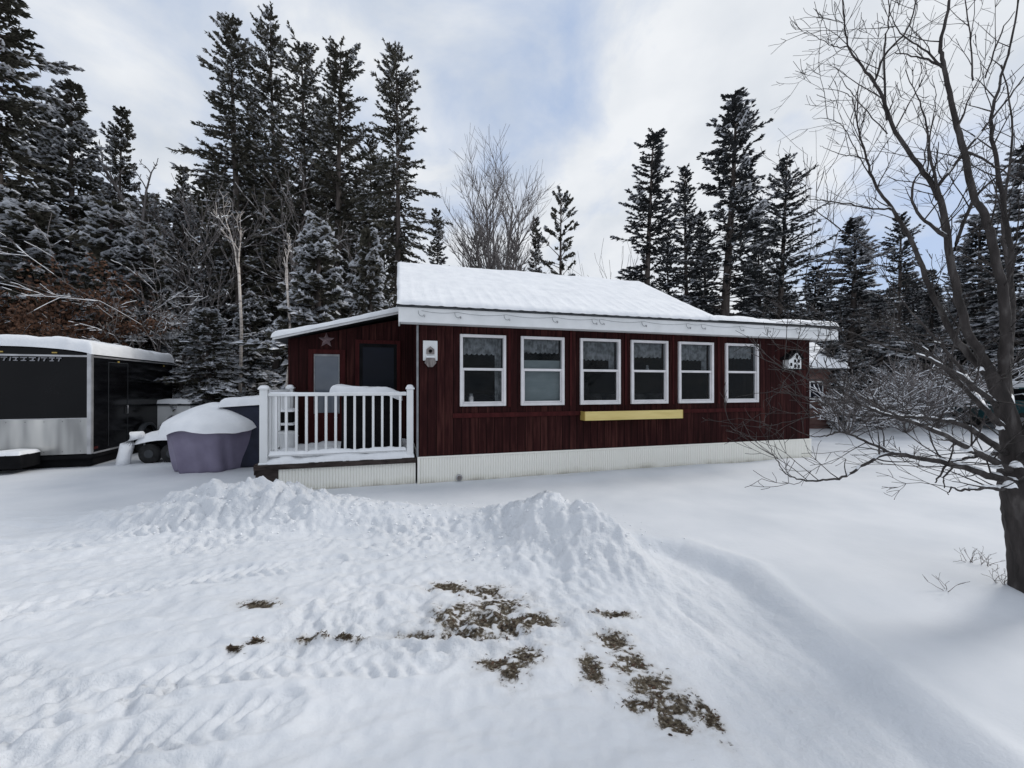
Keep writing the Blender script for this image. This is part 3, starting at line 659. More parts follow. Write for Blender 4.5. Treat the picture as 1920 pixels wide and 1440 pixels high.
# ---------------- bare deciduous growth
class Bare:
    mat = None
    def __init__(s, seed): s.r = random.Random(seed); s.segs = []; s.snow = []
    def grow(s, p, d, L, r, lev, maxlev, up=0.15, split=3, bend=0.18, snowp=0.0, shrink=0.62, rmin=0.002, ns=5):
        rr = s.r; q = Vector(p); d = Vector(d).normalized(); n = ns
        nodes = []
        for i in range(n):
            f0 = i / n; f1 = (i + 1) / n
            d = (d + Vector((rr.gauss(0, bend), rr.gauss(0, bend), rr.gauss(0, bend) + up)) * 0.5).normalized()
            q2 = q + d * (L / n)
            ra = r * (1 - 0.55 * f0); rb = r * (1 - 0.55 * f1)
            s.segs.append((q, q2, max(ra, rmin), max(rb, rmin)))
            if snowp and abs(d.z) < 0.75 and rr.random() < snowp: s.snow.append((q.copy(), q2.copy(), max(ra, rmin)))
            q = q2; nodes.append((q.copy(), d.copy(), rb))
        if lev < maxlev:
            for i in range(split):
                nq, ndir, nr = nodes[min(n - 1, int(rr.uniform(0.25, 1.0) * n))]
                ax = Vector((rr.gauss(0, 1), rr.gauss(0, 1), rr.gauss(0, 1))).cross(ndir).normalized()
                nd_ = (ndir + ax * rr.uniform(0.45, 0.95)).normalized()
                s.grow(nq, nd_, L * shrink * rr.uniform(0.7, 1.15), nr * 0.62, lev + 1, maxlev, up, split, bend, snowp, shrink, rmin, ns)
    def meshes(s, n=4):
        V, Q = tubes_np(s.segs, n)
        if not s.snow: return np_mesh('branches', V, Q, True), None
        m = snow_mb(s.snow, 1.0, 1.5); Vs = np.array(m.v); Qs = np.array(m.f) + len(V)
        me = np_mesh('branches', np.concatenate([V, Vs]), np.concatenate([Q, Qs]), True)
        me.materials.append(s.mat or M['bark']); me.materials.append(M['tree_snow'])
        idx = np.zeros(len(me.polygons), np.int32); idx[len(Q):] = 1; me.polygons.foreach_set('material_index', idx)
        return me, None
def snow_on(items, k=0.75, hh=1.1):
    m = snow_mb(items, k, hh)
    me = bpy.data.meshes.new('branch_snow'); me.from_pydata(m.v, [], m.f); me.update(); me.shade_smooth(); return me
def snow_mb(items, k=0.75, hh=1.1):
    m = MB()
    for p, q, r in items:
        d = (q - p)
        if d.length < 1e-4: continue
        d.normalize(); w = d.cross(Vector((0, 0, 1)))
        if w.length < 0.1: continue
        w.normalize(); w *= r * k + 0.002; u = Vector((0, 0, 1)) * (r * 0.72); t = Vector((0, 0, 1)) * (r * hh + 0.008)
        m.add([p + u - w, p + t - w * .5, p + t + w * .5, p + u + w, q + u - w, q + t - w * .5, q + t + w * .5, q + u + w],
              [(0, 1, 5, 4), (1, 2, 6, 5), (2, 3, 7, 6), (0, 3, 2, 1), (4, 5, 6, 7)])
    return m

def bare_tree(name, px, Y, label, cat='tree', group=None, H=8, r=0.12, seed=1, stems=1, spread=0.3, lev=4, split=4, up=0.12, mat='grey_bark', snowp=0.0, py_base=None, first=0.35, shrink=0.62, lean=(0, 0), trunk=True, rmin=0.008, bend=.18):
    p = P(px, HY, Y); z0 = gz(p.x, p.y) - 0.05
    o = empty(name, (p.x, p.y, z0), 0, label, cat, group)
    B = Bare(seed); rr = B.r; B.mat = M[mat]
    t = MB()
    top = Vector((lean[0] * H * first, lean[1] * H * first, H * first))
    if trunk:
        t.tube([(0, 0, 0), top * 0.33 + Vector((rr.gauss(0, .03), rr.gauss(0, .03), 0)), top * 0.66 + Vector((rr.gauss(0, .05), rr.gauss(0, .05), 0)), top], [r * 1.15, r, r * .9, r * .8], 9)
        t.build('trunk', M[mat], o, True)
    else: top = Vector((0, 0, 0))
    for k in range(stems):
        a = 6.283 * k / stems + rr.random(); sp_ = spread * (rr.uniform(0.1, 1.25) if stems > 14 and trunk else rr.uniform(0.6, 1.3))
        B.grow(top * rr.uniform(0.85, 1.0) if trunk else (0, 0, 0), (math.cos(a) * sp_ + lean[0], math.sin(a) * sp_ + lean[1], 1), H * (1 - first) * rr.uniform(0.62, 0.8) * (1.06 - .30 * (sp_ / spread) ** 2 if stems > 14 else 1) if trunk else H * rr.uniform(.5, .75), r * 0.62, 1, lev, up, split, bend, snowp, shrink, rmin)
    a, b = B.meshes(4)
    br = link_mesh('branches', a, M[mat], o)
    return o
bare_tree('maple_tree', 925, 22, 'big leafless vase shaped tree rising above the middle of the snowy roof', H=13.6, r=0.13, seed=4, stems=18, spread=0.42, lev=3, split=12, up=0.15, first=0.20, shrink=0.34, rmin=0.0065, bend=.05)
bare_tree('birch_tree', 447, 12.5, 'taller pale birch stem beside the leftmost tall spruce', group='pale birch stems', H=7.2, r=0.045, seed=8, stems=2, spread=0.16, lev=3, split=4, mat='birch_bark', first=0.74, shrink=.45, snowp=0.3, lean=(0.0, 0), rmin=.006)
bare_tree('birch_tree', 538, 11.0, 'pale birch stem standing at the left corner of the lean-to', group='pale birch stems', H=6.0, r=0.036, seed=9, stems=2, spread=0.16, lev=3, split=3, mat='birch_bark', shrink=.45, first=0.74, snowp=0.3, rmin=.006)
bare_tree('sapling', 315, 13.0, 'leafless fan shaped sapling with snowy twigs right of the trailer roof', group='leafless saplings', H=4.6, r=0.035, seed=12, stems=6, spread=0.55, lev=4, split=4, first=0.25, snowp=0.6, up=.02, rmin=.005)
bare_tree('sapling', 130, 12.5, 'leaning pale sapling crossing behind the trailer roof', group='leafless saplings', H=4.2, r=0.045, seed=14, stems=2, spread=0.15, lev=3, split=3, first=0.65, shrink=.4, snowp=0.2, mat='birch_bark', lean=(0.35, 0), rmin=.007)
bare_tree('sapling', 385, 15.0, 'thin leafless sapling under the leftmost tall spruce', group='leafless saplings', H=7.5, r=0.04, seed=15, stems=4, spread=0.2, lev=4, split=4, first=0.3, snowp=0.2, rmin=.007)
bare_tree('sapling', 590, 15.0, 'thin leafless sapling behind the young spruce by the lean-to roof', group='leafless saplings', H=7.0, r=0.04, seed=16, stems=4, spread=0.2, lev=4, split=4, first=0.35, snowp=0.2, rmin=.007)
bare_tree('sapling', 300, 20.0, 'grey leafless tree crown in the dip left of the tall clump', group='leafless saplings', H=10.0, r=0.08, seed=17, stems=6, spread=0.2, lev=4, split=4, first=0.35, rmin=.010)
bare_tree('dead_snag', 258, 17.0, 'dead thin tree with short bare side twigs beside the narrow spruce', H=12.6, r=0.13, seed=18, stems=2, spread=0.12, lev=3, split=7, up=0.02, first=0.6, shrink=0.22, rmin=.012)
bare_tree('sapling', 1140, 23.0, 'faint twiggy sapling above the right part of the ridge', group='leafless saplings', H=7.6, r=0.05, seed=19, stems=6, spread=0.4, lev=3, split=5, first=0.3, rmin=.008)
bare_tree('sapling', 1515, 22.0, 'slender leafless sapling beside the airy grey spruce', group='leafless saplings', H=12.0, r=0.05, seed=20, stems=4, spread=0.3, lev=3, split=4, first=0.4, rmin=.008)
for k, (px, Y, H_, lab) in enumerate([(1700, 14.0, 2.6, 'snowy leafless shrub between the bushy spruces and the apple tree'), (1760, 15.5, 3.0, 'snowy leafless shrub directly behind the apple tree stems'), (1590, 13.5, 1.8, 'low snowy leafless shrub close to the right end of the house'), (1830, 16.0, 3.2, 'tall snowy leafless shrub behind the apple tree fork'), (1650, 15.0, 2.2, 'snowy leafless shrub hiding the front of the parked car')]):
    bare_tree('bare_shrub', px, Y, lab, 'shrub', 'snowy leafless shrubs on the right', H=H_, r=0.03, seed=60 + k, stems=16, spread=0.9, lev=3, split=4, trunk=False, snowp=0.95, up=.03, rmin=.012)
# rusty leaved shrubs at the left
def leaf_shrub(px, Y, H_, Rr, label, seed):
    p = P(px, HY, Y); z0 = gz(p.x, p.y)
    o = empty('beech_shrub', (p.x, p.y, z0), 0, label, 'shrub', 'rusty leaved shrubs at the left')
    B = Bare(seed)
    for k in range(9):
        a = k * 0.7; B.grow((0, 0, 0), (math.cos(a) * .5, math.sin(a) * .5, 1), H_ * .6, 0.018, 1, 4, .06, 4, .2, 0.15, .6, .004)
    a, b = B.meshes(3); link_mesh('branches', a, M['bark'], o)
    pts = np.array([tuple(s[1]) for s in B.segs if s[2] < 0.016]); r = np.random.RandomState(seed)
    pts = np.repeat(pts, 3, 0) + r.normal(size=(len(pts) * 3, 3)) * 0.08; n = len(pts)
    D = norm(r.normal(size=(n, 3))); W = norm(np.cross(D, norm(r.normal(size=(n, 3)))))
    V = diamonds(pts, D, W, 0.08 + 0.05 * r.rand(n), 0.05 + 0.03 * r.rand(n))
    link_mesh('leaves', np_mesh('leaves', V, np.arange(len(V)).reshape(-1, 4)), M['brown_leaf'], o)
leaf_shrub(95, 12.0, 4.6, 1, 'rusty brown leaved shrub behind the trailer, further from the left edge', 71)
leaf_shrub(15, 12.5, 4.2, 1, 'rusty brown leaved shrub cut by the left edge of the photo', 72)

# ------------------------------------------------------------------ the house (local frame: x along the facade, y into the house)
TH = math.atan2(760, 2688)
A0 = Vector((-1.577, 6.85, 0)); cu, su = math.cos(TH), math.sin(TH)
def hs(px, d=0.0):
    ax = A0.x - su * d; ay = A0.y + cu * d; t = (px - 960) / F
    return (t * ay - ax) / (cu - su * t)
def hz(px, py, d=0.0):
    s = hs(px, d); Y = A0.y + su * s + cu * d
    return EYE - (py - HY) / F * Y
def hw(s, d, z): return Vector((A0.x + cu * s - su * d, A0.y + su * s + cu * d, z))
house = empty('cottage', A0, TH, 'single storey maroon cottage with snowy roof and a row of six white windows', 'house')
SKT = 0.434; WT = 2.72; SR = 8.66; DB = 4.84
wins = []
for (a, b, t, bo) in [(862, 948, 628, 762), (976, 1057, 632, 761), (1087, 1162, 635, 758), (1182, 1251, 638, 757), (1271, 1336, 641, 755), (1359, 1420, 645, 754)]:
    s0, s1 = hs(a), hs(b); wins.append((s0, s1))
WZ0 = sum(hz((a + b) / 2, y) for a, b, y in [(862, 948, 762), (1087, 1162, 758), (1359, 1420, 754)]) / 3
WZ1 = sum(hz((a + b) / 2, y) for a, b, y in [(862, 948, 628), (1087, 1162, 635), (1359, 1420, 645)]) / 3
print('windows', [(round(a, 2), round(b, 2)) for a, b in wins], WZ0, WZ1)
# even widths
wm = MB()
cuts = [0.0]
for a, b in wins: cuts += [a + .03, b - .03]
cuts.append(SR)
for i in range(0, len(cuts), 2): wm.box(cuts[i], cuts[i + 1], 0, 0.12, SKT, WT)
for a, b in wins:
    wm.box(a + .03, b - .03, 0, 0.12, SKT, WZ0 + .03); wm.box(a + .03, b - .03, 0, 0.12, WZ1 - .03, WT)
wm.build('front_wall', M['siding'], house)
wm = MB()
wm.box(0, 0.12, 0.12, DB, SKT, WT)                       # left end
wm.box(SR - .12, SR, 0.12, DB, SKT, WT); wm.box(0.12, SR - .12, DB - .12, DB, SKT, WT)
wm.prism([(0, 0), (1, 0)], 0, 1) if False else None
# gable triangle under the roof, left end and at the step
for s in (0.0, 5.72):
    v0 = [(s, -0.05, WT), (s, DB, WT), (s, 2.42, 4.12), (s + .12, -0.05, WT), (s + .12, DB, WT), (s + .12, 2.42, 4.12)]
    wm.add(v0, [(0, 2, 1), (3, 4, 5), (0, 1, 4, 3), (1, 2, 5, 4), (2, 0, 3, 5)])
wm.build('end_wall', M['siding'], house)
mb = MB(); mb.box(0.12, SR - .12, .12, DB - .12, SKT - .02, SKT + .05); mb.build('floor', M['room'], house)
mb = MB(); mb.box(0.12, SR - .12, .12, DB - .12, WT - .04, WT - .01); mb.build('ceiling', M['room'], house)
mb = MB(); mb.box(0.13, SR - .13, 2.4, 2.45, SKT + .05, WT - .05); mb.build('inner_wall', M['room'], house)
# battens on the facade (vertical trims)
for px in (955, 1070, 1173, 1262, 1347):
    s = hs(px); mb = MB(); mb.box(s - .02, s + .02, -0.018, -0.002, WZ0 - .02, WT - .05); mb.build('batten', M['red_trim'], house)
mb = MB(); mb.box(wins[0][0] - .12, wins[-1][1] + .12, -0.022, -0.002, WZ0 - .20, WZ0 - .12)
mb.build('sill_board', M['red_trim'], house, bevel=.004)
# corner trim
mb = MB(); mb.box(-0.035, -0.003, -0.02, 0.07, SKT, WT - .06); mb.build('corner_trim', M['wire'], house, bevel=.004)
# skirting with real ribs
def ribbed(s0, s1, y, z0, z1, pitch=0.045, dep=0.012):
    m = MB(); n = int((s1 - s0) / pitch); vs = []; xs_ = []
    for i in range(n):
        a = s0 + (s1 - s0) * i / n; w = (s1 - s0) / n
        xs_ += [(a, 0), (a + w * .12, dep), (a + w * .28, dep), (a + w * .40, 0)]
    xs_.append((s1, 0))
    for x, d in xs_: vs += [(x, y + d, z0), (x, y + d, z1)]
    fs = [(2 * i, 2 * i + 2, 2 * i + 3, 2 * i + 1) for i in range(len(xs_) - 1)]
    return m.add(vs, fs)
sk = ribbed(0.02, SR, -0.02, -0.2, SKT - .02); sk.box(-0.02, SR, 0.02, 0.06, -0.2, SKT - .02); sk.box(-0.02, 0.02, -0.035, DB, -0.2, SKT - .02)
sk.box(-0.02, SR + .02, -0.03, 0.03, SKT - .02, SKT + .004); sk.box(SR, SR + .03, -0.02, DB, -.2, SKT - .02); sk.box(0.02, SR, DB, DB + .03, -.2, SKT - .02)
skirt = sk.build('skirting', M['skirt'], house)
# vent low on the skirting
vs_ = hs(860); mb = MB()
mb.tube([(vs_, -0.03, hz(860, 894)), (vs_, -0.075, hz(860, 894))], 0.055, 16); v = mb.build('vent', M['metal'], skirt, True)
mb = MB(); mb.tube([(vs_, -0.0755, hz(860, 894)), (vs_, -0.079, hz(860, 894))], 0.038, 16); mb.build('vent_opening', M['old_wood'], skirt)

# windows
rr = random.Random(11)
for i, (a, b) in enumerate(wins):
    fr = MB(); w = 0.05
    for (x0, x1, z0, z1) in [(a, a + w, WZ0, WZ1), (b - w, b, WZ0, WZ1), (a + w, b - w, WZ0, WZ0 + w), (a + w, b - w, WZ1 - w, WZ1)]:
        fr.box(x0, x1, -0.045, 0.06, z0, z1)
    f = fr.build('window', M['window_white'], house, bevel=.006)
    zm = (WZ0 + WZ1) / 2 + 0.02
    sr = MB(); sr.box(a + w, b - w, -0.03, 0.03, zm - .022, zm + .022)
    sr.box(a + w, a + w + .025, -.02, .02, WZ0 + w, zm - .022); sr.box(b - w - .025, b - w, -.02, .02, WZ0 + w, zm - .022)
    sr.box(a + w + .025, b - w - .025, -.02, .02, WZ0 + w, WZ0 + w + .03)
    sr.build('sash_rail', M['window_white'], f, bevel=.003)
    gl = MB(); gl.add([(a + w, 0.012, zm), (b - w, 0.012, zm), (b - w, 0.012, WZ1 - w), (a + w, 0.012, WZ1 - w)], [(0, 1, 2, 3)])
    gl.add([(a + w, 0.004, WZ0 + w), (b - w, 0.004, WZ0 + w), (b - w, 0.004, zm), (a + w, 0.004, zm)], [(0, 1, 2, 3)])
    gl.build('pane', M['glass'], f)
    # scalloped lace valance
    vl = MB(); n = 40; top = WZ1 - .05; L_ = (.27, .22, .33, .26, .30, .24)[i]; vs = []
    for k in range(n + 1):
        x = a + .05 + (b - a - .1) * k / n; yv = 0.10 + 0.018 * math.sin(k * 1.9) + .01 * rr.random()
        vs += [(x, yv, top), (x, yv + .01, top - L_ - 0.03 * abs(math.sin(k * 0.63)))]
    vl.add(vs, [(2 * k, 2 * k + 2, 2 * k + 3, 2 * k + 1) for k in range(n)]); vl.build('valance', M['lace'], f, True)
    if i == 1:
        sh = MB(); sh.box(a + .05, b - .05, 0.075, 0.082, WZ0, zm + .18); sh.build('roller_shade', M['shade'], f)
    else:
        cu_ = MB(); vs = []
        side = (a + .05, a + .17) if i % 2 else (b - .17, b - .05)
        for k in range(17):
            x = side[0] + (side[1] - side[0]) * k / 16; yv = .13 + .02 * math.sin(k * 1.6); vs += [(x, yv, WZ1 - .1), (x, yv, WZ0 if i in (0, 3) else zm)]
        cu_.add(vs, [(2 * k, 2 * k + 2, 2 * k + 3, 2 * k + 1) for k in range(16)]); cu_.build('curtain', M['lace'], f, True)
# furniture shapes inside, seen dimly
def indoor(name, s0, s1, d0, d1, z0, z1, mat, label, cat):
    o = empty(name, hw((s0 + s1) / 2, (d0 + d1) / 2, z0), TH, label, cat); w = (s1 - s0) / 2; dd = (d1 - d0) / 2
    mb = MB(); mb.box(-w, w, -dd, dd, 0.12, (z1 - z0) * .5); mb.build('seat', mat, o, bevel=.05, seg=3)
    mb = MB(); mb.box(-w, w, dd * .5, dd, (z1 - z0) * .5, z1 - z0); mb.build('backrest', mat, o, bevel=.05, seg=3)
    for sx in (-1, 1):
        mb = MB(); mb.box(min(sx * w, sx * (w - .15)), max(sx * w, sx * (w - .15)), -dd, dd * .5, (z1 - z0) * .5, (z1 - z0) * .75); mb.build('armrest', mat, o, bevel=.04, seg=3)
indoor('armchair', wins[2][0] - .1, wins[2][1] - .1, .5, 1.3, SKT + .05, 1.75, M['furn'], 'dim armchair just inside the third window from the left', 'armchair')
indoor('sofa', wins[3][0] - .2, wins[4][1], .7, 1.6, SKT + .05, 1.45, M['furn'], 'dim sofa inside the fourth and fifth windows', 'sofa')
indoor('armchair', wins[0][0] + .1, wins[0][1] + .1, .6, 1.4, SKT + .05, 1.45, M['navy'], 'dim dark blue armchair just inside the first window', 'armchair')
for i_, dx_, lab_, hh_ in ((3, .5, 'small white figurine on the sash of the fourth window', .10), (0, .25, 'pale glass jar at the lower left of the first window', .16)):
    a_, b_ = wins[i_]; zz_ = (WZ0 + WZ1) / 2 + .042 if i_ == 3 else WZ0 + .058
    og = empty('figurine' if i_ == 3 else 'jar', hw(a_ + (b_ - a_) * dx_, .06 if i_ == 3 else .035, zz_), TH, lab_, 'ornament' if i_ == 3 else 'jar')
    MB().tube([(0, 0, 0), (0, 0, .01), (0, 0, hh_ * .4), (0, 0, hh_ * .6), (0, 0, hh_ * .8), (0, 0, hh_)], [.03, .034, .028, .016, .026, .012] if i_ == 3 else [.04, .045, .045, .045, .03, .03], 12).build('body', M['lace'], og, True)

# fascia, drip edge, roofs
FE = 9.09; FB = 2.66; FT = 2.90
fa = MB(); fa.box(-0.33, FE, -0.32, -0.295, FB, FT); fa.box(-0.33, -0.305, -0.295, 0.2, FB, FT); fa.box(FE - .025, FE, -0.295, 3.2, FB, FT)
fa.box(-0.30, FE - .03, -0.294, 0.0, FB + .012, FB + .028)
fascia = fa.build('fascia', M['white_trim'], house, bevel=.004)
dr = MB(); dr.box(-0.35, FE + .02, -0.345, -0.29, FT + .003, FT + .022); dr.build('drip_edge', M['trim_dark'], house)
SL = 0.523; Z0 = FT + .022
RE = hs(1345, -0.3)
rf = MB()
def roof_plane(m, s0, s1, d0, d1, z0, z1, th=.04):
    m.add([(s0, d0, z0), (s1, d0, z0), (s1, d1, z1), (s0, d1, z1), (s0, d0, z0 - th), (s1, d0, z0 - th), (s1, d1, z1 - th), (s0, d1, z1 - th)],
          [(0, 1, 2, 3), (7, 6, 5, 4), (0, 4, 5, 1), (1, 5, 6, 2), (2, 6, 7, 3), (3, 7, 4, 0)])
RD = 2.72
roof_plane(rf, -0.34, RE, -0.30, -0.30 + RD, Z0 + .03, Z0 + SL * RD, .03)
roof_plane(rf, -0.34, RE, -0.30 + 2 * RD, -0.298 + RD, Z0 + .03, Z0 + SL * RD, .03)
roof = rf.build('roof', M['trim_dark'], house)
rf = MB(); roof_plane(rf, RE - .3, FE, -0.30, 3.2, Z0 + .026, Z0 + .12, .025); rf.build('low_roof', M['trim_dark'], house)
wm = MB(); wm.box(RE - .25, FE - .3, 3.0, 3.1, WT - .02, Z0 + .08); wm.build('rear_fascia', M['white_trim'], house)

def snow_slab(x0, x1, y0, y1, zf, th, name, parent, nx_=120, ny_=50, seed=0, over=0.03, edge=0.12, amp=0.03, nscale=2.2, lip=0.0):
    xs_ = np.linspace(0, 1, nx_); ys_ = np.linspace(0, 1, ny_)
    def warp(t, L):  # denser at borders
        k = min(0.45, edge * 2.2 / L); return np.where(t < .2, t / .2 * k, np.where(t > .8, 1 - (1 - t) / .2 * k, k + (t - .2) / .6 * (1 - 2 * k)))
    X, Y = np.meshgrid(x0 - over + (x1 - x0 + 2 * over) * warp(xs_, x1 - x0), y0 - over + (y1 - y0 + 2 * over) * warp(ys_, y1 - y0))
    e = np.minimum(np.minimum(X - (x0 - over), (x1 + over) - X), np.minimum(Y - (y0 - over), (y1 + over) - Y))
    e = np.clip(e / edge, 0, 1); prof = np.sqrt(1 - (1 - e) ** 2)
    # ragged border
    wob = (fbm(X * 4, Y * 4, seed + 5, 3) - .5)
    Z = zf(X, Y) + th * prof * (1 + 0.25 * wob + .5 * (fbm(X * 1.1, Y * 1.1, seed + 15, 2) - .5)) + amp * (fbm(X * nscale, Y * nscale, seed, 4) - .5) * prof - 0.006
    Z = Z - (1 - e) * lip
    XB = X + 0.03 * (1 - e) * (fbm(Y * 5, X * 5, seed + 9, 3) - .5); YB = Y + 0.03 * (1 - e) * (fbm(X * 5, Y * 5, seed + 2, 3) - .5)
    Vt = np.stack([XB, YB, Z], -1).reshape(-1, 3)
    ii = (np.arange(ny_ - 1)[:, None] * nx_ + np.arange(nx_ - 1)[None]).reshape(-1)
    Q = np.stack([ii, ii + 1, ii + nx_ + 1, ii + nx_], -1)
    return link_mesh(name, np_mesh(name, Vt, Q, True), M['snow'], parent)
snow_slab(-0.34, RE, -0.31, -0.28 + RD, lambda x, y: Z0 + .03 + SL * 0.985 * (y + .31) + .007 * np.abs(np.sin(x * math.pi / .23)) ** 6 * sstep(1.6, 0, y), 0.070, 'roof_snow', house, 420, 90, 3, over=.015, edge=.07, amp=.03, nscale=1.6)
snow_slab(-0.34, RE, -0.30 + RD, -0.30 + 2 * RD, lambda x, y: Z0 + .03 + SL * 0.985 * (2 * RD - .30 - y + .0), 0.085, 'roof_snow', house, 120, 40, 4, over=.015, edge=.07, amp=.02)
snow_slab(RE - .2, FE - .02, -0.31, 3.2, lambda x, y: Z0 + .035 + .027 * (y + .3), 0.12, 'roof_snow', house, 160, 60, 6, over=.03, edge=.16, amp=.05)

# string of clear bulbs clipped along the fascia
ls = empty('string_light', hw(0, -0.33, FT - .05), TH, 'thin wire of small light bulbs looped along the white fascia', 'string light')
clips = [hs(p, -.33) for p in (790, 858, 950, 1040, 1114, 1128, 1207, 1290, 1318, 1390, 1440, 1495, 1540)]
pts = []
for a, b in zip(clips[:-1], clips[1:]):
    n = 8; sag = 0.03 * min(1, (b - a)) + .008
    for k in range(n): t = k / n; pts.append((a + (b - a) * t, -0.012, -sag * 4 * t * (1 - t)))
MB().tube(pts, 0.0035, 5).build('wire', M['wire'], ls)
for c in clips:
    mb = MB(); mb.tube([(c - .05, -.012, -.002), (c - .045, -.016, -.05), (c - .02, -.018, -.085), (c + .02, -.018, -.09), (c + .04, -.016, -.065)], 0.0045, 6).build('hook', M['wire'], ls)
    mb = MB(); mb.tube([(c + .04, -.016, -.065), (c + .046, -.016, -.075), (c + .048, -.016, -.09), (c + .048, -.016, -.105)], [.008, .014, .013, .004], 8).build('bulb', M['lace'], ls, True)

# lean-to entry
LS = -2.40; LD = 1.78; LE = 4.5
def lz(s): return 3.19 + 0.262 * (s + 0.33)
wm = MB()
wall_poly = [(LS, SKT), (-0.0, SKT), (-0.0, lz(-0.35) - .10), (LS, lz(LS) - .10)]
wm.prism(wall_poly, LD, LD + .1); wm.prism(wall_poly, LE - .1, LE); wm.box(LS, LS + .1, LD + .1, LE - .1, SKT, lz(LS) - .10)
wm.build('lean_to_wall', M['siding'], house)
lr = MB()
def lplane(m, s0, s1, d0, d1, up0, up1):
    m.add([(s0, d0, lz(s0) + up1), (s1, d0, lz(s1) + up1), (s1, d1, lz(s1) + up1), (s0, d1, lz(s0) + up1), (s0, d0, lz(s0) + up0), (s1, d0, lz(s1) + up0), (s1, d1, lz(s1) + up0), (s0, d1, lz(s0) + up0)],
          [(0, 1, 2, 3), (7, 6, 5, 4), (0, 4, 5, 1), (1, 5, 6, 2), (2, 6, 7, 3), (3, 7, 4, 0)])
lplane(lr, -2.58, -0.02, LD - .26, LE + .1, -.09, -.05); lr.build('lean_to_roof', M['trim_dark'], house)
lr = MB(); lplane(lr, -2.60, -0.30, LD - .285, LD - .262, -.10, -.035); lr.box(-2.60, -2.582, LD - .26, LE + .1, lz(-2.6) - .10, lz(-2.6) - .035); lr.build('lean_to_fascia', M['white_trim'], house, bevel=.004)
snow_slab(-2.60, -0.03, LD - .30, LE + .1, lambda x, y: lz(x) - .05, 0.10, 'roof_snow', house, 120, 60, 12, over=.02, edge=.08, amp=.03)
# doors
def door(pa, pb, top, kind):
    s0, s1 = hs(pa, LD), hs(pb, LD); zt = hz(pa, top, LD); y = LD
    fr = MB(); w = .075
    for bx_ in [(s0 - w, s0, SKT, zt + w), (s1, s1 + w, SKT, zt + w), (s0, s1, zt, zt + w)]: fr.box(bx_[0], bx_[1], y - .03, y - .001, bx_[2], bx_[3])
    return s0, s1, zt, fr
s0, s1, zt, fr = door(586, 640, 662, 0)
fr.build('door_frame', M['red_trim'], house, bevel=.004)
zt -= 0.0
mb = MB(); mb.box(s0, s1, LD - .02, LD - .002, SKT + .06, zt - .001); d1 = mb.build('door', M['red_trim'], house)
mb = MB(); mb.box(s0 + .03, s1 - .03, LD - .03, LD - .021, 1.10, zt - .04); mb.build('door_glass', M['door_glass'], d1)
mb = MB()
for q in [(s0 + .03, s0 + .05, 1.08, zt - .02), (s1 - .05, s1 - .03, 1.08, zt - .02)]: mb.box(q[0], q[1], LD - .036, LD - .0305, q[2], q[3])
mb.box(s0 + .05, s1 - .05, LD - .036, LD - .0305, zt - .06, zt - .02); mb.build('glazing_bead', M['wire'], d1)
mb = MB(); mb.tube([(s1 - .07, LD - .04, 1.0), (s1 - .07, LD - .07, 1.0), (s1 - .12, LD - .07, 1.0)], .012, 8); mb.build('handle', M['metal'], d1, True)
s0, s1, zt, fr = door(674, 744, 644, 1)
fr.build('door_frame', M['red_trim'], house, bevel=.004)
mb = MB(); mb.box(s0, s1, LD - .02, LD - .002, SKT + .06, zt - .001); d2 = mb.build('door', M['screen'], house); d2['label'] = 'dark blue black screen door'
mb = MB()
for q in [(s0 + .0, s0 + .06), (s1 - .06, s1)]: mb.box(q[0], q[1], LD - .03, LD - .0205, SKT + .06, zt - .002)
for z in (SKT + .06, 1.35, zt - .07): mb.box(s0 + .06, s1 - .06, LD - .03, LD - .0205, z, z + .065)
mb.build('screen_frame', M['black_matte'], d2)
mb = MB(); mb.tube([(s0 + .08, LD - .035, 1.45), (s0 + .08, LD - .07, 1.45), (s0 + .08, LD - .07, 1.32), (s0 + .08, LD - .035, 1.32)], .008, 8); mb.build('handle', M['metal'], d2, True)
# barn star
st = empty('barn_star', hw(hs(612, LD - .02), LD - .02, hz(612, 638, LD)), TH, 'faded five pointed metal star on the wall above the left door', 'wall star')
mb = MB(); vs = [(0, -0.05, 0)]
for k in range(10):
    a = math.pi / 2 + k * math.pi / 5; r_ = .155 if k % 2 == 0 else .066; vs.append((math.cos(a) * r_, -0.004, math.sin(a) * r_))
vs.append((0, 0.0, 0))
mb.add(vs, [(0, 1 + (k + 1) % 10, 1 + k) for k in range(10)] + [(11, 1 + k, 1 + (k + 1) % 10) for k in range(10)]); mb.build('star', M['star'], st)
# porch lamp on the side wall
lp = hw(-.04, .55, 2.35)

# plaque / feeder left of the first window
s0, s1 = hs(793), hs(820); z1, z0 = hz(806, 639), hz(806, 683)
bh = empty('bird_feeder', hw((s0 + s1) / 2, -0.003, z0), TH, 'weathered white board feeder with dark hole hung left of the first window', 'bird feeder')
w = (s1 - s0) / 2; hh = z1 - z0
mb = MB(); mb.box(-w, w, -.03, 0, .06, hh); mb.build('back_board', M['white_trim'], bh, bevel=.006)
mb = MB(); mb.prism([(-w * .55, hh * .42), (w * .55, hh * .42), (w * .55, hh * .62), (0, hh * .76), (-w * .55, hh * .62)], -.06, -.031); mb.build('hood', M['old_wood'], bh, bevel=.004)
mb = MB(); mb.tube([(0, -.0605, hh * .55), (0, -.064, hh * .55)], .03, 14); mb.build('entrance_hole', M['black_matte'], bh)
mb = MB(); mb.prism([(-w * .6, .10), (w * .6, .10), (w * .8, .02), (w * .3, -.05), (-w * .3, -.05), (-w * .8, .02)], -.09, -.031); mb.build('tray', M['old_wood'], bh, bevel=.006)
mb = MB(); mb.box(-w * .55, w * .55, -.085, -.032, .105, .135); mb.build('tray_snow', M['snow'], bh, bevel=.012)
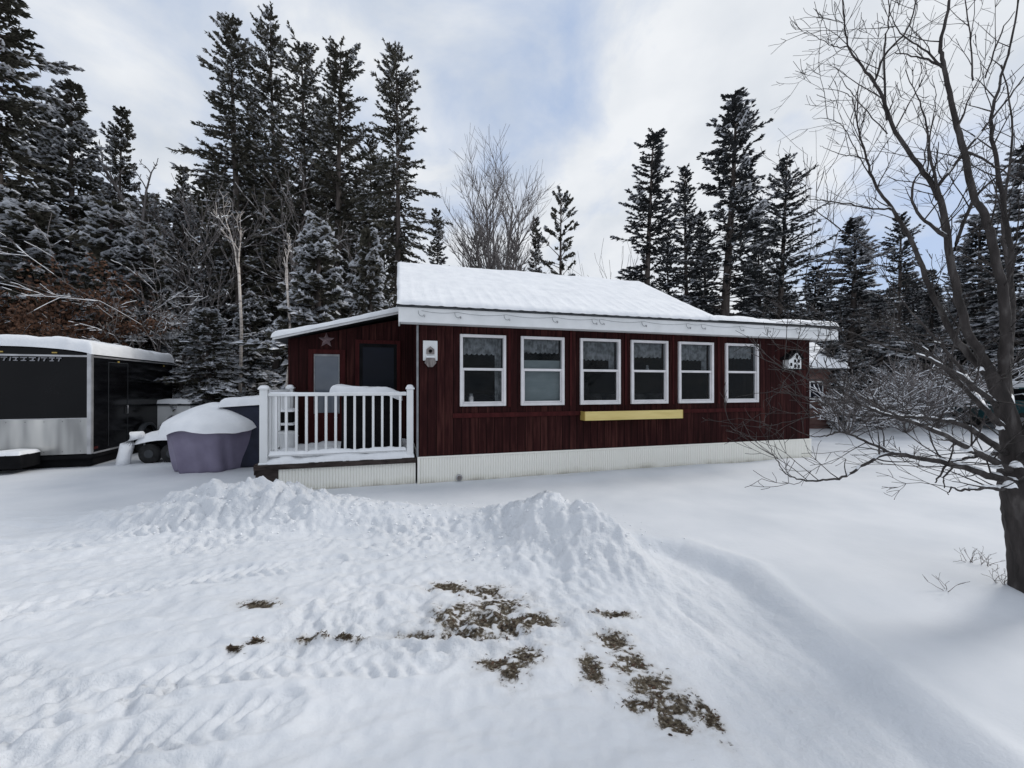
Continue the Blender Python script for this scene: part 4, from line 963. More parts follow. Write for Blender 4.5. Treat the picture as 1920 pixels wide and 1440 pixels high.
# birdhouse at the right
s0, s1 = hs(1465), hs(1491); z1, z0 = hz(1478, 660), hz(1478, 692)
bb = empty('birdhouse', hw((s0 + s1) / 2, -0.004, z0), TH, 'small white gabled birdhouse with dark roof near the right end of the wall', 'birdhouse')
w = (s1 - s0) / 2; hh = z1 - z0
mb = MB(); mb.prism([(-w * .8, 0), (w, 0), (w, hh * .62), (w * .35, hh * .98), (-w * .3, hh * .62), (-w * .8, hh * .5)], -.14, 0); mb.build('box', M['white_trim'], bb, bevel=.004)
for sx, px_, pz_ in ((1, w * .62, hh * .45), (1, w * .1, hh * .45), (1, w * .36, hh * .72), (1, -w * .45, hh * .25), (1, w * .1, hh * .15), (1, w * .62, hh * .15)):
    mb = MB(); mb.box(px_ - .028, px_ + .028, -.146, -.1405, pz_ - .035, pz_ + .035); mb.build('window_opening', M['black_matte'], bb)
mb = MB(); th = .02
mb.prism([(w * .35, hh), (w * 1.15, hh * .55), (w * 1.15, hh * .55 + th), (w * .35, hh + th * 1.6), (-w * 1.2, hh * .62), (-w * 1.2, hh * .52)], -.18, 0.0); mb.build('roof', M['black_matte'], bb)
mb = MB(); mb.box(-w * 1.1, w * 1.2, -.19, 0, -.022, -.002); mb.build('base', M['black_matte'], bb)

# yellow box below windows 3-4
s0, s1 = hs(1092, -.1), hs(1275, -.1); z1, z0 = hz(1180, 768), hz(1180, 785)
yb = empty('flower_box', hw((s0 + s1) / 2, -0.004, z0), TH, 'long pale yellow box fixed to the wall below the third and fourth windows', 'flower box')
w = (s1 - s0) / 2; hh = z1 - z0 - .01
mb = MB(); mb.box(-w + .012, w - .012, -.19, -.172, 0, hh); mb.build('front_board', M['yellow'], yb, bevel=.003)
for sx in (-1, 1):
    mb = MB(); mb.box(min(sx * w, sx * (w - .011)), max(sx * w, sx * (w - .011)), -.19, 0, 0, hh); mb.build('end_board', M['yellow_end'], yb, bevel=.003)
mb = MB(); mb.box(-w + .012, w - .012, -.171, 0, 0, .02); mb.build('bottom_board', M['yellow'], yb)
mb = MB(); mb.box(-w + .012, w - .012, -.171, -.01, .02, hh - .02); mb.build('snow_fill', M['dead_grass'], yb, bevel=.01)

# ------------------------------------------------------------------ deck with railing
deck = empty('deck', A0, TH, 'raised entry deck with white railing at the left end of the cottage', 'deck')
DZ = 0.43; D0 = 0.0
mb = MB()
n = 12
for k in range(n):
    y0_ = D0 + k * (LD - D0) / n; mb.box(LS - .05, -0.04, y0_ + .003, y0_ + (LD - D0) / n - .003, DZ - .035, DZ)
mb.build('floor', M['deck_wood'], deck)
mb = MB(); mb.box(LS - .05, -.04, D0 - .025, D0, DZ - .085, DZ - .012); mb.box(LS - .052, LS - .03, D0, LD, DZ - .16, DZ - .036); mb.build('rim_board', M['deck_wood'], deck)
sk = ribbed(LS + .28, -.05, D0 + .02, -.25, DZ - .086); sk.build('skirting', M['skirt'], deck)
mb = MB(); mb.box(LS - .04, LS + .27, D0 + .03, D0 + .06, -.2, DZ - .09); mb.box(LS - .04, LS - .01, D0 + .06, LD, -.2, DZ - .165); mb.build('dark_panel', M['deck_wood'], deck)
RT = 1.52
def post(s, d, zt=RT + .06):
    mb = MB(); mb.box(s - .055, s + .055, d - .055, d + .055, DZ - .03, zt)
    p = mb.build('post', M['vinyl'], deck, bevel=.008)
    mb = MB(); mb.box(s - .072, s + .072, d - .072, d + .072, zt, zt + .022)
    mb.add([(s - .06, d - .06, zt + .022), (s + .06, d - .06, zt + .022), (s + .06, d + .06, zt + .022), (s - .06, d + .06, zt + .022), (s, d, zt + .05)], [(0, 1, 4), (1, 2, 4), (2, 3, 4), (3, 0, 4)])
    mb.build('post_cap', M['vinyl'], p)
    sn = snow_slab(s - .06, s + .06, d - .06, d + .06, lambda x, y: zt + .025 + 0 * x, .05, 'cap_snow', p, 14, 14, int(s * 10) + 40, over=.005, edge=.05, amp=.01)
P0 = LS + .07; P1 = -.14; DR = .07
post(P0, DR); post(P1, DR); post(P0, LD - .12)
def rail(a, b, z0, z1, wy, name='rail'):
    mb = MB(); (x0, y0_), (x1, y1_) = a, b
    if abs(x1 - x0) > abs(y1_ - y0_): mb.box(x0, x1, y0_ - wy, y0_ + wy, z0, z1)
    else: mb.box(x0 - wy, x0 + wy, y0_, y1_, z0, z1)
    return mb.build(name, M['vinyl'], deck, bevel=.008)
rail((P0 + .056, DR), (P1 - .056, DR), RT - .045, RT, .035, 'top_rail'); rail((P0 + .056, DR), (P1 - .056, DR), DZ + .10, DZ + .15, .025, 'bottom_rail')
rail((P0, DR + .056), (P0, LD - .18), RT - .045, RT, .035, 'top_rail'); rail((P0, DR + .056), (P0, LD - .18), DZ + .10, DZ + .15, .025, 'bottom_rail')
bm_ = MB().box(-.018, .018, -.018, .018, DZ + .15, RT - .045)
me = bpy.data.meshes.new('baluster'); me.from_pydata(bm_.v, [], bm_.f); me.update(); me.materials.append(M['vinyl'])
nb_ = 14
for k in range(nb_):
    o = bpy.data.objects.new('baluster', me); COL.objects.link(o); o.parent = deck; o.location = (P0 + .056 + (P1 - P0 - .11) * (k + .75) / (nb_ + .5), DR, 0)
for k in range(9):
    o = bpy.data.objects.new('baluster', me); COL.objects.link(o); o.parent = deck; o.location = (P0, DR + .056 + (LD - .18 - DR) * (k + .6) / 9.2, 0)
snow_slab(LS, -.06, D0 - .0, LD - .05, lambda x, y: DZ + .0 * x, .12, 'deck_snow', deck, 150, 90, 52, over=.0, edge=.10, amp=.13, nscale=3.4)
snow_slab(P0 + .06, P1 - .06, DR - .03, DR + .03, lambda x, y: RT + 0 * x, .022, 'rail_snow', deck, 90, 9, 55, over=.0, edge=.03, amp=.02)
snow_slab(P0 - .03, P0 + .03, DR + .06, LD - .2, lambda x, y: RT + 0 * x, .05, 'rail_snow', deck, 9, 60, 56, over=.0, edge=.03, amp=.02)
snow_slab(P0 + .06, P1 - .06, DR - .05, DR + .05, lambda x, y: DZ + .135 + 0 * x, .06, 'rail_snow', deck, 120, 9, 57, over=.0, edge=.035, amp=.06, nscale=6)
# black covered grill with snow slab, behind the rail
gs0, gs1 = hs(622, .45), hs(757, .45)
gr = empty('covered_grill', hw((gs0 + gs1) / 2, .48, DZ), TH, 'grill under a black cover with a thick flat slab of snow behind the white railing', 'grill')
w = (gs1 - gs0) / 2
mb = MB(); rings = []
for z, k, dk in ((0.02, 1.0, 1.0), (.3, .97, .96), (.7, .95, .95), (.98, .98, .98), (1.06, .93, .9)):
    ring = []
    for q in range(32):
        a = q / 32 * 6.283; c, s_ = math.cos(a), math.sin(a); e = 4
        rr_ = 1 / ((abs(c) ** e + abs(s_) ** e) ** (1 / e)); wob = 1 + .02 * math.sin(q * 2.7 + z * 5) * (1.1 - z)
        ring.append((c * rr_ * w * k * .86 * wob + .06, s_ * rr_ * .26 * dk * wob, z))
    rings.append(ring)
mb.loft(rings).build('cover', M['black_matte'], gr, True)
snow_slab(-w, w - .02, -.28, .28, lambda x, y: 1.055 - .10 * sstep(w * .45, w, x), .16, 'snow_cap', gr, 60, 30, 61, over=0, edge=.07, amp=.03)
# white bucket on the deck
bk = empty('bucket', hw(hs(540, .75), .75, DZ + .08), TH, 'white plastic pail standing in the snow behind the left end of the railing', 'bucket')
MB().tube([(0, 0, 0), (0, 0, .02), (0, 0, .3), (0, 0, .31), (0, 0, .34)], [.11, .115, .135, .145, .145], 20).build('body', M['vinyl'], bk, True)
MB().tube([(-.145, 0, .32), (-.12, -.09, .36), (0, -.16, .38), (.12, -.09, .36), (.145, 0, .32)], .004, 6).build('handle', M['wire'], bk)
# dark planter stand with snow on the deck left end
for (px_, dd_, zt_, lab) in ((520, 1.2, 1.15, 'snow topped black crate stack at the left back of the deck'),):
    cr = empty('crate', hw(hs(px_ + 8, dd_), dd_, DZ + .05), TH, lab, 'crate')
    for k in range(3):
        mb = MB(); mb.box(-.22, .22, -.2, .2, .02 + k * .24, .02 + k * .24 + .2); mb.build('tier', M['black_matte'], cr, bevel=.01)
        snow_slab(-.24, .24, -.22, .22, lambda x, y, k=k: .22 + k * .24 + 0 * x, .05, 'tier_snow', cr, 20, 20, 70 + k, over=.0, edge=.05, amp=.02)

# ------------------------------------------------------------------ cargo trailer
TC = Vector((-8.52, 8.2, 0)); TA = math.atan2(-.31, -.95)      # local x runs along the front face away from the corner
tr = empty('cargo_trailer', (TC.x, TC.y, 0), math.atan2(.31, .95), 'long black enclosed trailer with silver front guard and snow on its curved roof', 'trailer')
TZ0, TZ1, TW, TL = 0.25, 2.25, 2.5, 3.42        # local: x from -TW..0 along the front, y from 0 (front) to TL back
ang = math.atan2(3.25, -1.05) - math.pi / 2 - math.atan2(.31, .95)
tilt = 0.0
def tprofile(inset, zb):
    pts = []
    r_ = .10
    pts += [(-TW + inset, zb), (-inset, zb)]
    for k in range(9):
        t = k / 8; x = -inset - (TW - 2 * inset) * t
        z = TZ1 + .02 + .13 * math.sin(math.pi * t) ** .6
        pts.append((x, z))
    return pts
mb = MB(); mb.prism(tprofile(0, TZ0), 0, TL); body = mb.build('body', M['black_paint'], tr, bevel=.03, seg=3)
# rounded roof edge band and trims
mb = MB(); mb.box(-TW - .012, .012, -.015, -.001, TZ1 - .035, TZ1 - .0); mb.box(.001, .014, -.015, TL, TZ1 - .035, TZ1)
mb.build('roof_trim', M['metal'], tr)
mb = MB(); mb.box(-.05, .012, -.022, -.0155, TZ0 + .01, TZ1 + .09); mb.box(.0145, .02, -.02, .045, TZ0 + .01, TZ1 + .06); mb.build('corner_trim', M['metal'], tr)
gd = mottled('guard', [(0.3, (0.20, 0.20, 0.20)), (0.5, (0.42, 0.42, 0.41)), (0.72, (0.62, 0.61, 0.58))], scale=(2.2, 1, .35), nscale=1.5, rough=0.28, metal=0.55, detail=2)
mb = MB(); mb.box(-TW, -.052, -.014, -.001, TZ0 + .02, .975); mb.box(.001, .012, .0, 0.045, TZ0 + .02, .975) if False else None
mb.build('stone_guard', gd, tr)
mb = MB(); mb.box(-TW, -.052, -.020, -.0145, .975, .992); mb.box(.015, .022, .05, TL, TZ0 + .0, TZ0 + .035); mb.build('edge_trim', M['metal'], tr)
mb = MB(); mb.box(-TW + .1, -.06, .1, TL - .1, .0, TZ0 - .001); mb.box(-TW, .0, .0, .06, TZ0 - .08, TZ0 - .002); mb.box(-.06, .0, .06, TL, TZ0 - .08, TZ0 - .002); mb.build('chassis', M['black_matte'], tr)
# wheel arch, wheel
for wy in (2.0,):
    mb = MB(); mb.tube([(-.20, wy, .26), (.03, wy, .26)], .33, 26); wv = mb.build('wheel', M['rubber'], tr, True)
    mb = MB(); mb.tube([(.031, wy, .26), (.04, wy, .26)], .17, 20); mb.build('rim', M['metal'], wv)
    mb = MB(); vs = []; fs = []; n = 14
    for k in range(n + 1):
        a = math.pi * k / n; vs += [(.0, wy + .42 * math.cos(a), .30 + .42 * math.sin(a)), (.10, wy + .42 * math.cos(a), .30 + .42 * math.sin(a)), (.10, wy + .36 * math.cos(a), .30 + .36 * math.sin(a))]
    for k in range(n): fs += [(3 * k, 3 * k + 3, 3 * k + 4, 3 * k + 1), (3 * k + 1, 3 * k + 4, 3 * k + 5, 3 * k + 2)]
    mb.add(vs, fs).build('fender', M['trim_dark'], tr, True)
for yy in (.9, 2.9):
    mb = MB(); mb.box(.001, .012, yy - .03, yy + .03, TZ1 - .10, TZ1 - .07); mb.build('marker_light', M['yellow_end'], tr, bevel=.003)
for k in range(3):
    mb = MB(); mb.box(-2.2 + k * .8, -2.12 + k * .8, -.018, -.001, TZ1 + .03, TZ1 + .055); mb.build('marker_light', M['yellow_end'], tr, bevel=.003)
mb = MB(); mb.tube([(.02, 1.2, 1.0), (.035, 1.2, 1.0), (.035, 1.2, 1.18), (.02, 1.2, 1.18)], .01, 8); mb.build('latch', M['metal'], tr, True)
mb = MB()
for k in range(9):
    for q in range(2): mb.box(-2.4 + k * .28, -2.388 + k * .28, -.0175, -.0142, .32 + q * .6, .332 + q * .6)
mb.build('rivets', M['trim_dark'], tr); bpy.data.objects['rivets']['kind'] = 'stuff'
# side marker, door seams on the side
mb = MB(); mb.box(.001, .006, .55, .565, TZ0 + .1, TZ1 - .1); mb.box(.001, .006, 1.25, 1.265, TZ0 + .1, TZ1 - .1); mb.box(.001, .006, .565, 1.25, TZ1 - .115, TZ1 - .1); mb.build('door_seam', M['trim_dark'], tr)
mb = MB(); mb.box(.001, .014, .08, .2, .34, .39); mb.build('marker_light', M['red_trim'], tr)
snow_slab(-TW, .0, 0.0, TL, lambda x, y: TZ1 + .03 + .13 * np.sin(math.pi * np.clip(-x / TW, 0, 1)) ** .6, .24, 'roof_snow', tr, 90, 90, 81, over=.03, edge=.09, amp=.05)
# raised lettering band, too blurred to read: shaped strokes like the mark in the photo
mb = MB()
x = -1.45
for wl in (.10, .12, .05, .11, .13, .13, .05, .12, .11, .10):
    z0_, z1_ = TZ1 - .13, TZ1 - .055
    if wl > .06:
        mb.box(x, x + wl * .8, -.022, -.0145, z1_ - .018, z1_)
        mb.add([(x + wl * .25, -.018, z0_), (x + wl * .45, -.018, z0_), (x + wl * .6, -.018, z1_ - .02), (x + wl * .4, -.018, z1_ - .02)], [(0, 1, 2, 3)])
        if int(wl * 100) % 2: mb.box(x + wl * .1, x + wl * .7, -.022, -.0145, z0_, z0_ + .016)
    else: mb.add([(x, -.018, z0_), (x + .02, -.018, z0_), (x + .035, -.018, z1_), (x + .015, -.018, z1_)], [(0, 1, 2, 3)])
    x += wl
mb.build('lettering', M['letter'], tr)
# tongue box in front, at the left edge
tb = MB(); tb.box(-1.75, -.75, -.50, -.03, .10, .36); t_ = tb.build('tongue_box', M['black_matte'], tr, bevel=.02)
snow_slab(-1.75, -.75, -.50, -.03, lambda x, y: .355 + 0 * x, .07, 'box_snow', t_, 50, 20, 85, over=.0, edge=.05, amp=.06)

# ------------------------------------------------------------------ purple covered round table
pc = P(402, HY, 8.1); pz = gz(pc.x, pc.y)
pt = empty('covered_fire_pit', (pc.x, pc.y, pz - .02), 0, 'round table shaped thing under a purple tarp with a big snow mound', 'covered table')
mb = MB(); rings = []; NQ = 96
for i in range(15):
    t = i / 14; z = .86 * t; base = .62 + .17 * t ** .8
    ring = []
    for q in range(NQ):
        a = q / NQ * 6.283
        fold = (.030 * math.sin(a * 7 + 1.3) + .022 * math.sin(a * 13 + .4 + z * 3) + .008 * math.sin(a * 23 + z * 6)) * (1.25 - t)
        gather = -.02 * abs(math.sin(a * 4 + z * 2)) * math.sin(t * math.pi)
        r_ = base + fold + gather
        hexy = 1 + .03 * math.cos(a * 6)
        ring.append((math.cos(a) * r_ * hexy, math.sin(a) * r_ * hexy * .92, z + (0.02 * math.sin(a * 5) if i == 0 else 0)))
    rings.append(ring)
rings.append([(math.cos(q / NQ * 6.283) * .6, math.sin(q / NQ * 6.283) * .55, .90) for q in range(NQ)])
mb.loft(rings).build('tarp', M['purple'], pt, True)
# snow mound
nr, na = 26, 96; vs = []
for i in range(nr + 1):
    t = i / nr
    for q in range(na):
        a = q / na * 6.283; scal = .045 * math.sin(a * 5 + 2.0) + .03 * math.sin(a * 9)
        R_ = .875 + scal * .15; z = .86 + .56 * (1 - t) ** .9 * (1 - .25 * t) * .78 + (.11 * math.sin(t * math.pi) ** .7)
        if t > .93: z -= (t - .93) / .07 * (.045 + .075 * (1 - math.cos(4 * (a + 1.5708))) * (.7 + .3 * math.sin(a * 3 + 1)))
        z += .03 * (float(vnoise(math.cos(a) * t * 4 + 9, math.sin(a) * t * 4 + 9, 3)) - .5)
        vs.append((math.cos(a) * R_ * t, math.sin(a) * R_ * t * .92, z))
fs = [(i * na + q, i * na + (q + 1) % na, (i + 1) * na + (q + 1) % na, (i + 1) * na + q) for i in range(nr) for q in range(na)]
MB().add(vs, fs).build('snow_mound', M['snow'], pt, True)
# navy covered box right behind it
nc = P(476, HY, 8.3); nb2 = empty('storage_box', (nc.x, nc.y, gz(nc.x, nc.y)), TH, 'dark navy box with a snow slab between the purple cover and the deck', 'storage box')
mb = MB(); mb.box(-.45, .42, -.3, .35, 0, 1.22); mb.build('body', M['navy'], nb2, bevel=.03)
snow_slab(-.5, .45, -.34, .36, lambda x, y: 1.2 + .06 * (x + .5), .16, 'snow_cap', nb2, 40, 30, 91, over=.01, edge=.1, amp=.04)
# snow on a small machine between trailer and purple cover
mc = P(300, HY, 8.9); mz = gz(mc.x, mc.y)
ma = empty('yard_machine', (mc.x, mc.y, mz), .1, 'small black wheeled machine half buried in snow beside the trailer', 'machine')
for wx in (-.02, .42):
    mb = MB(); mb.tube([(wx, -.28, .2), (wx, -.18, .2)], .21, 22); wv = mb.build('wheel', M['rubber'], ma, True)
    mb = MB(); mb.tube([(wx, -.29, .2), (wx, -.281, .2)], .09, 14); mb.build('rim', M['trim_dark'], wv)
mb = MB(); mb.box(-.2, .6, -.17, .25, .2, .46); mb.build('body', M['black_matte'], ma, bevel=.06, seg=3)
snow_slab(-.28, .68, -.33, .3, lambda x, y: .40 + .10 * np.sin((x + .3) * 2.6), .22, 'snow_cap', ma, 50, 30, 93, over=.0, edge=.2, amp=.06)
mb = MB(); mb.tube([(-.12, -.30, .62), (-.28, -.32, .60), (-.40, -.33, .40), (-.46, -.34, .12), (-.48, -.34, -.05)], [.07, .10, .12, .115, .12], 14); mb.build('snowy_hose', M['snow'], ma, True)
# low white box behind
wc = P(345, HY, 11.0)
wb = empty('utility_box', (wc.x, wc.y, gz(wc.x, wc.y)), .1, 'low pale box with snow on top behind the purple cover', 'utility box')
mb = MB(); mb.box(-.5, .35, -.3, .3, 0, 1.12); mb.build('body', M['white_trim'], wb, bevel=.02)
mb = MB(); mb.box(-.55, .4, -.34, .34, 1.121, 1.17); mb.build('lid', M['trim_dark'], wb, bevel=.01)
snow_slab(-.55, .4, -.34, .34, lambda x, y: 1.165 + 0 * x, .13, 'snow_cap', wb, 30, 24, 95, over=.0, edge=.08, amp=.03)

# ------------------------------------------------------------------ buildings and cars far right
def shed(name, loc, rz, W_, D_, HW, HR, mat, label, cat='shed', over=.35, th=.2, seed=0, door=True):
    o = empty(name, loc, rz, label, cat)
    mb = MB(); mb.prism([(-D_ / 2, -.3), (D_ / 2, -.3), (D_ / 2, HW), (0, HR - .05), (-D_ / 2, HW)], -W_ / 2, W_ / 2)
    mb.v = [(-y, x, z) for x, y, z in mb.v]     # ridge along x, front faces -y
    mb.build('wall', mat, o)
    sl = (HR - HW) / (D_ / 2)
    for sgn in (-1, 1):
        rp = MB(); y_e = sgn * (D_ / 2 + over); ze = HW - over * sl
        rp.add([(-W_ / 2 - over, y_e, ze), (W_ / 2 + over, y_e, ze), (W_ / 2 + over, 0, HR), (-W_ / 2 - over, 0, HR), (-W_ / 2 - over, y_e, ze + .06), (W_ / 2 + over, y_e, ze + .06), (W_ / 2 + over, 0, HR + .06), (-W_ / 2 - over, 0, HR + .06)],
               [(0, 1, 2, 3), (7, 6, 5, 4), (0, 4, 5, 1), (1, 5, 6, 2), (2, 6, 7, 3), (3, 7, 4, 0)])
        r_ = rp.build('roof', M['shed_dark'], o)
        y0_, y1_ = (y_e, 0) if sgn < 0 else (0, y_e)
        snow_slab(-W_ / 2 - over, W_ / 2 + over, y0_, y1_, lambda x, y: HR + .06 - sl * np.abs(y), th, 'roof_snow', r_, 60, 30, seed + sgn, over=.02, edge=.15, amp=.05)
    mb = MB(); mb.box(-.5, .4, -D_ / 2 - .04, -D_ / 2 - .002, 0, 1.95); d_ = mb.build('door', M['shed_dark'], o)
    mb = MB(); mb.box(.28, .33, -D_ / 2 - .07, -D_ / 2 - .041, .95, 1.05); mb.build('handle', M['metal'], d_)
    mb = MB(); mb.box(W_ * .22, W_ * .38, -D_ / 2 - .05, -D_ / 2 - .002, 1.1, 1.8); w_ = mb.build('window', M['white_trim'], o)
    mb = MB(); mb.box(W_ * .22 + .05, W_ * .38 - .05, -D_ / 2 - .056, -D_ / 2 - .051, 1.15, 1.75); mb.build('pane', M['screen'], w_)
    return o
p = P(1432, HY, 16.5); shed('garden_shed', (p.x, p.y, gz(p.x, p.y)), .12, 3.6, 2.6, 2.45, 3.25, M['shed_red'], 'faded red shed with snowy roof half hidden behind the right end of the cottage', seed=101)
p = P(1632, HY, 31); shed('garage', (p.x, p.y, gz(p.x, p.y)), .25, 4.0, 4.0, 2.6, 3.4, M['shed_dark'], 'low distant garage with a flat looking snowy roof beyond the red shed', 'garage', seed=105)
p = P(1768, HY, 30); shed('garage', (p.x, p.y, gz(p.x, p.y)), -.9, 3.0, 3.0, 3.4, 4.8, M['shed_dark'], 'dark distant outbuilding with pointed snowy roof behind the apple tree', 'garage', seed=109)

def car(loc, rz, label, paint, group='snow covered cars in the yard on the right'):
    o = empty('parked_car', loc, rz, label, 'car', group)
    prof = [(-2.2, .35), (2.2, .35), (2.25, .75), (2.1, .95), (1.15, 1.05), (.55, 1.5), (-1.5, 1.55), (-2.1, 1.05), (-2.25, .8)]
    mb = MB(); rings = []
    for yv, k in ((-.88, .0), (-.80, 1.0), (.80, 1.0), (.88, .0)):
        rings.append([(x * (1 if k else .985), yv if z < 1.06 else yv * .88, z if k else min(z, 1.0) * 1.0 if z < 1.06 else z - .03) for x, z in prof])
    mb.loft(rings); body = mb.build('body', paint, o, bevel=.05, seg=3)
    for sgn in (-1, 1):
        mb = MB(); y_ = sgn * .80
        mb.add([(1.0, sgn * .862, 1.08), (.5, sgn * .80, 1.44), (-.35, sgn * .80, 1.46), (-.35, sgn * .862, 1.08)], [(0, 1, 2, 3)]); mb.add([(-.42, sgn * .862, 1.08), (-.42, sgn * .80, 1.46), (-1.4, sgn * .80, 1.48), (-1.85, sgn * .862, 1.1)], [(0, 1, 2, 3)])
        mb.build('side_window', M['black_paint'], o)
        for wx in (-1.35, 1.35):
            mb = MB(); mb.tube([(wx, sgn * .66, .33), (wx, sgn * .90, .33)], .34, 22); wv = mb.build('wheel', M['rubber'], o, True)
            mb = MB(); mb.tube([(wx, sgn * .901, .33), (wx, sgn * .91, .33)], .19, 16); mb.build('rim', M['metal'], wv)
    mb = MB(); mb.add([(1.14, -.74, 1.075), (1.14, .74, 1.075), (.60, .66, 1.48), (.60, -.66, 1.48)], [(0, 1, 2, 3)]); mb.build('windshield', M['black_paint'], o)
    for sgn in (-1, 1):
        mb = MB(); mb.box(2.16, 2.27, sgn * .58 - .14, sgn * .58 + .14, .72, .86); mb.build('headlight', M['metal'], o, bevel=.02)
    snow_slab(-1.55, .65, -.74, .74, lambda x, y: 1.53 + 0 * x, .20, 'roof_snow', o, 50, 30, 111, over=.02, edge=.16, amp=.05)
    snow_slab(1.1, 2.2, -.78, .78, lambda x, y: 1.04 - .10 * (x - 1.1), .16, 'hood_snow', o, 40, 30, 113, over=.02, edge=.14, amp=.04)
    return o
p = P(1640, HY, 21.5); car((p.x, p.y, gz(p.x, p.y) + .1), 2.9, 'dark car under thick snow, parked beyond the bushes right of the cottage', M['black_paint'])
p = P(1925, HY, 14.5); car((p.x, p.y, gz(p.x, p.y) + .05), 1.2, 'teal car under snow at the right edge behind the apple tree', M['teal'])

# ------------------------------------------------------------------ the apple tree in front
ap0 = P(1924, 1120, 3.2)
apple = empty('apple_tree', (ap0.x, ap0.y, 0), 0, 'big leafless apple tree with thick dark trunk and snow in its forks', 'tree')
def W(px, py, Y): return P(px, py, Y) - Vector((ap0.x, ap0.y, 0))
def smooth_path(pts, sub=5):
    out = []
    n = len(pts)
    for i in range(n - 1):
        p0 = pts[max(i - 1, 0)]; p1 = pts[i]; p2 = pts[i + 1]; p3 = pts[min(i + 2, n - 1)]
        for k in range(sub):
            t = k / sub
            out.append(tuple(0.5 * ((2 * b) + (-a + c) * t + (2 * a - 5 * b + 4 * c - d) * t * t + (-a + 3 * b - 3 * c + d) * t ** 3) for a, b, c, d in zip(p0, p1, p2, p3)))
    out.append(pts[-1]); return out
def limb_pts(lst, sub=5):
    pts = [(*W(a, b, c), r * (.56 if r < .15 else .8)) for a, b, c, r in lst]
    sm = smooth_path(pts, sub); return [Vector(q[:3]) for q in sm], [q[3] for q in sm]
tp_, tr_ = limb_pts([(1941, 1160, 3.2, .185), (1940, 1110, 3.2, .165), (1936, 1040, 3.2, .165), (1932, 975, 3.2, .18), (1926, 915, 3.2, .195), (1912, 870, 3.2, .155), (1898, 815, 3.22, .125), (1882, 760, 3.25, .105), (1868, 715, 3.3, .085)], 6)
tm = MB(); n = 28; vs = []; r_ = random.Random(2)
for i, (p, rad) in enumerate(zip(tp_, tr_)):
    for k in range(n):
        a = 6.283 * k / n; lump = 1 + .05 * math.sin(a * 3 + i * .15) + .035 * math.sin(a * 7 + i * .4) + .025 * r_.gauss(0, 1)
        if i < 8: lump *= 1 + .10 * (1 - i / 8) * (0.5 + 0.5 * math.sin(a * 5))
        vs.append((p.x + math.cos(a) * rad * lump, p.y + math.sin(a) * rad * lump, p.z))
fs = [(i * n + k, i * n + (k + 1) % n, (i + 1) * n + (k + 1) % n, (i + 1) * n + k) for i in range(len(tp_) - 1) for k in range(n)]
tm.add(vs, fs).build('trunk', M['apple_bark'], apple, True)
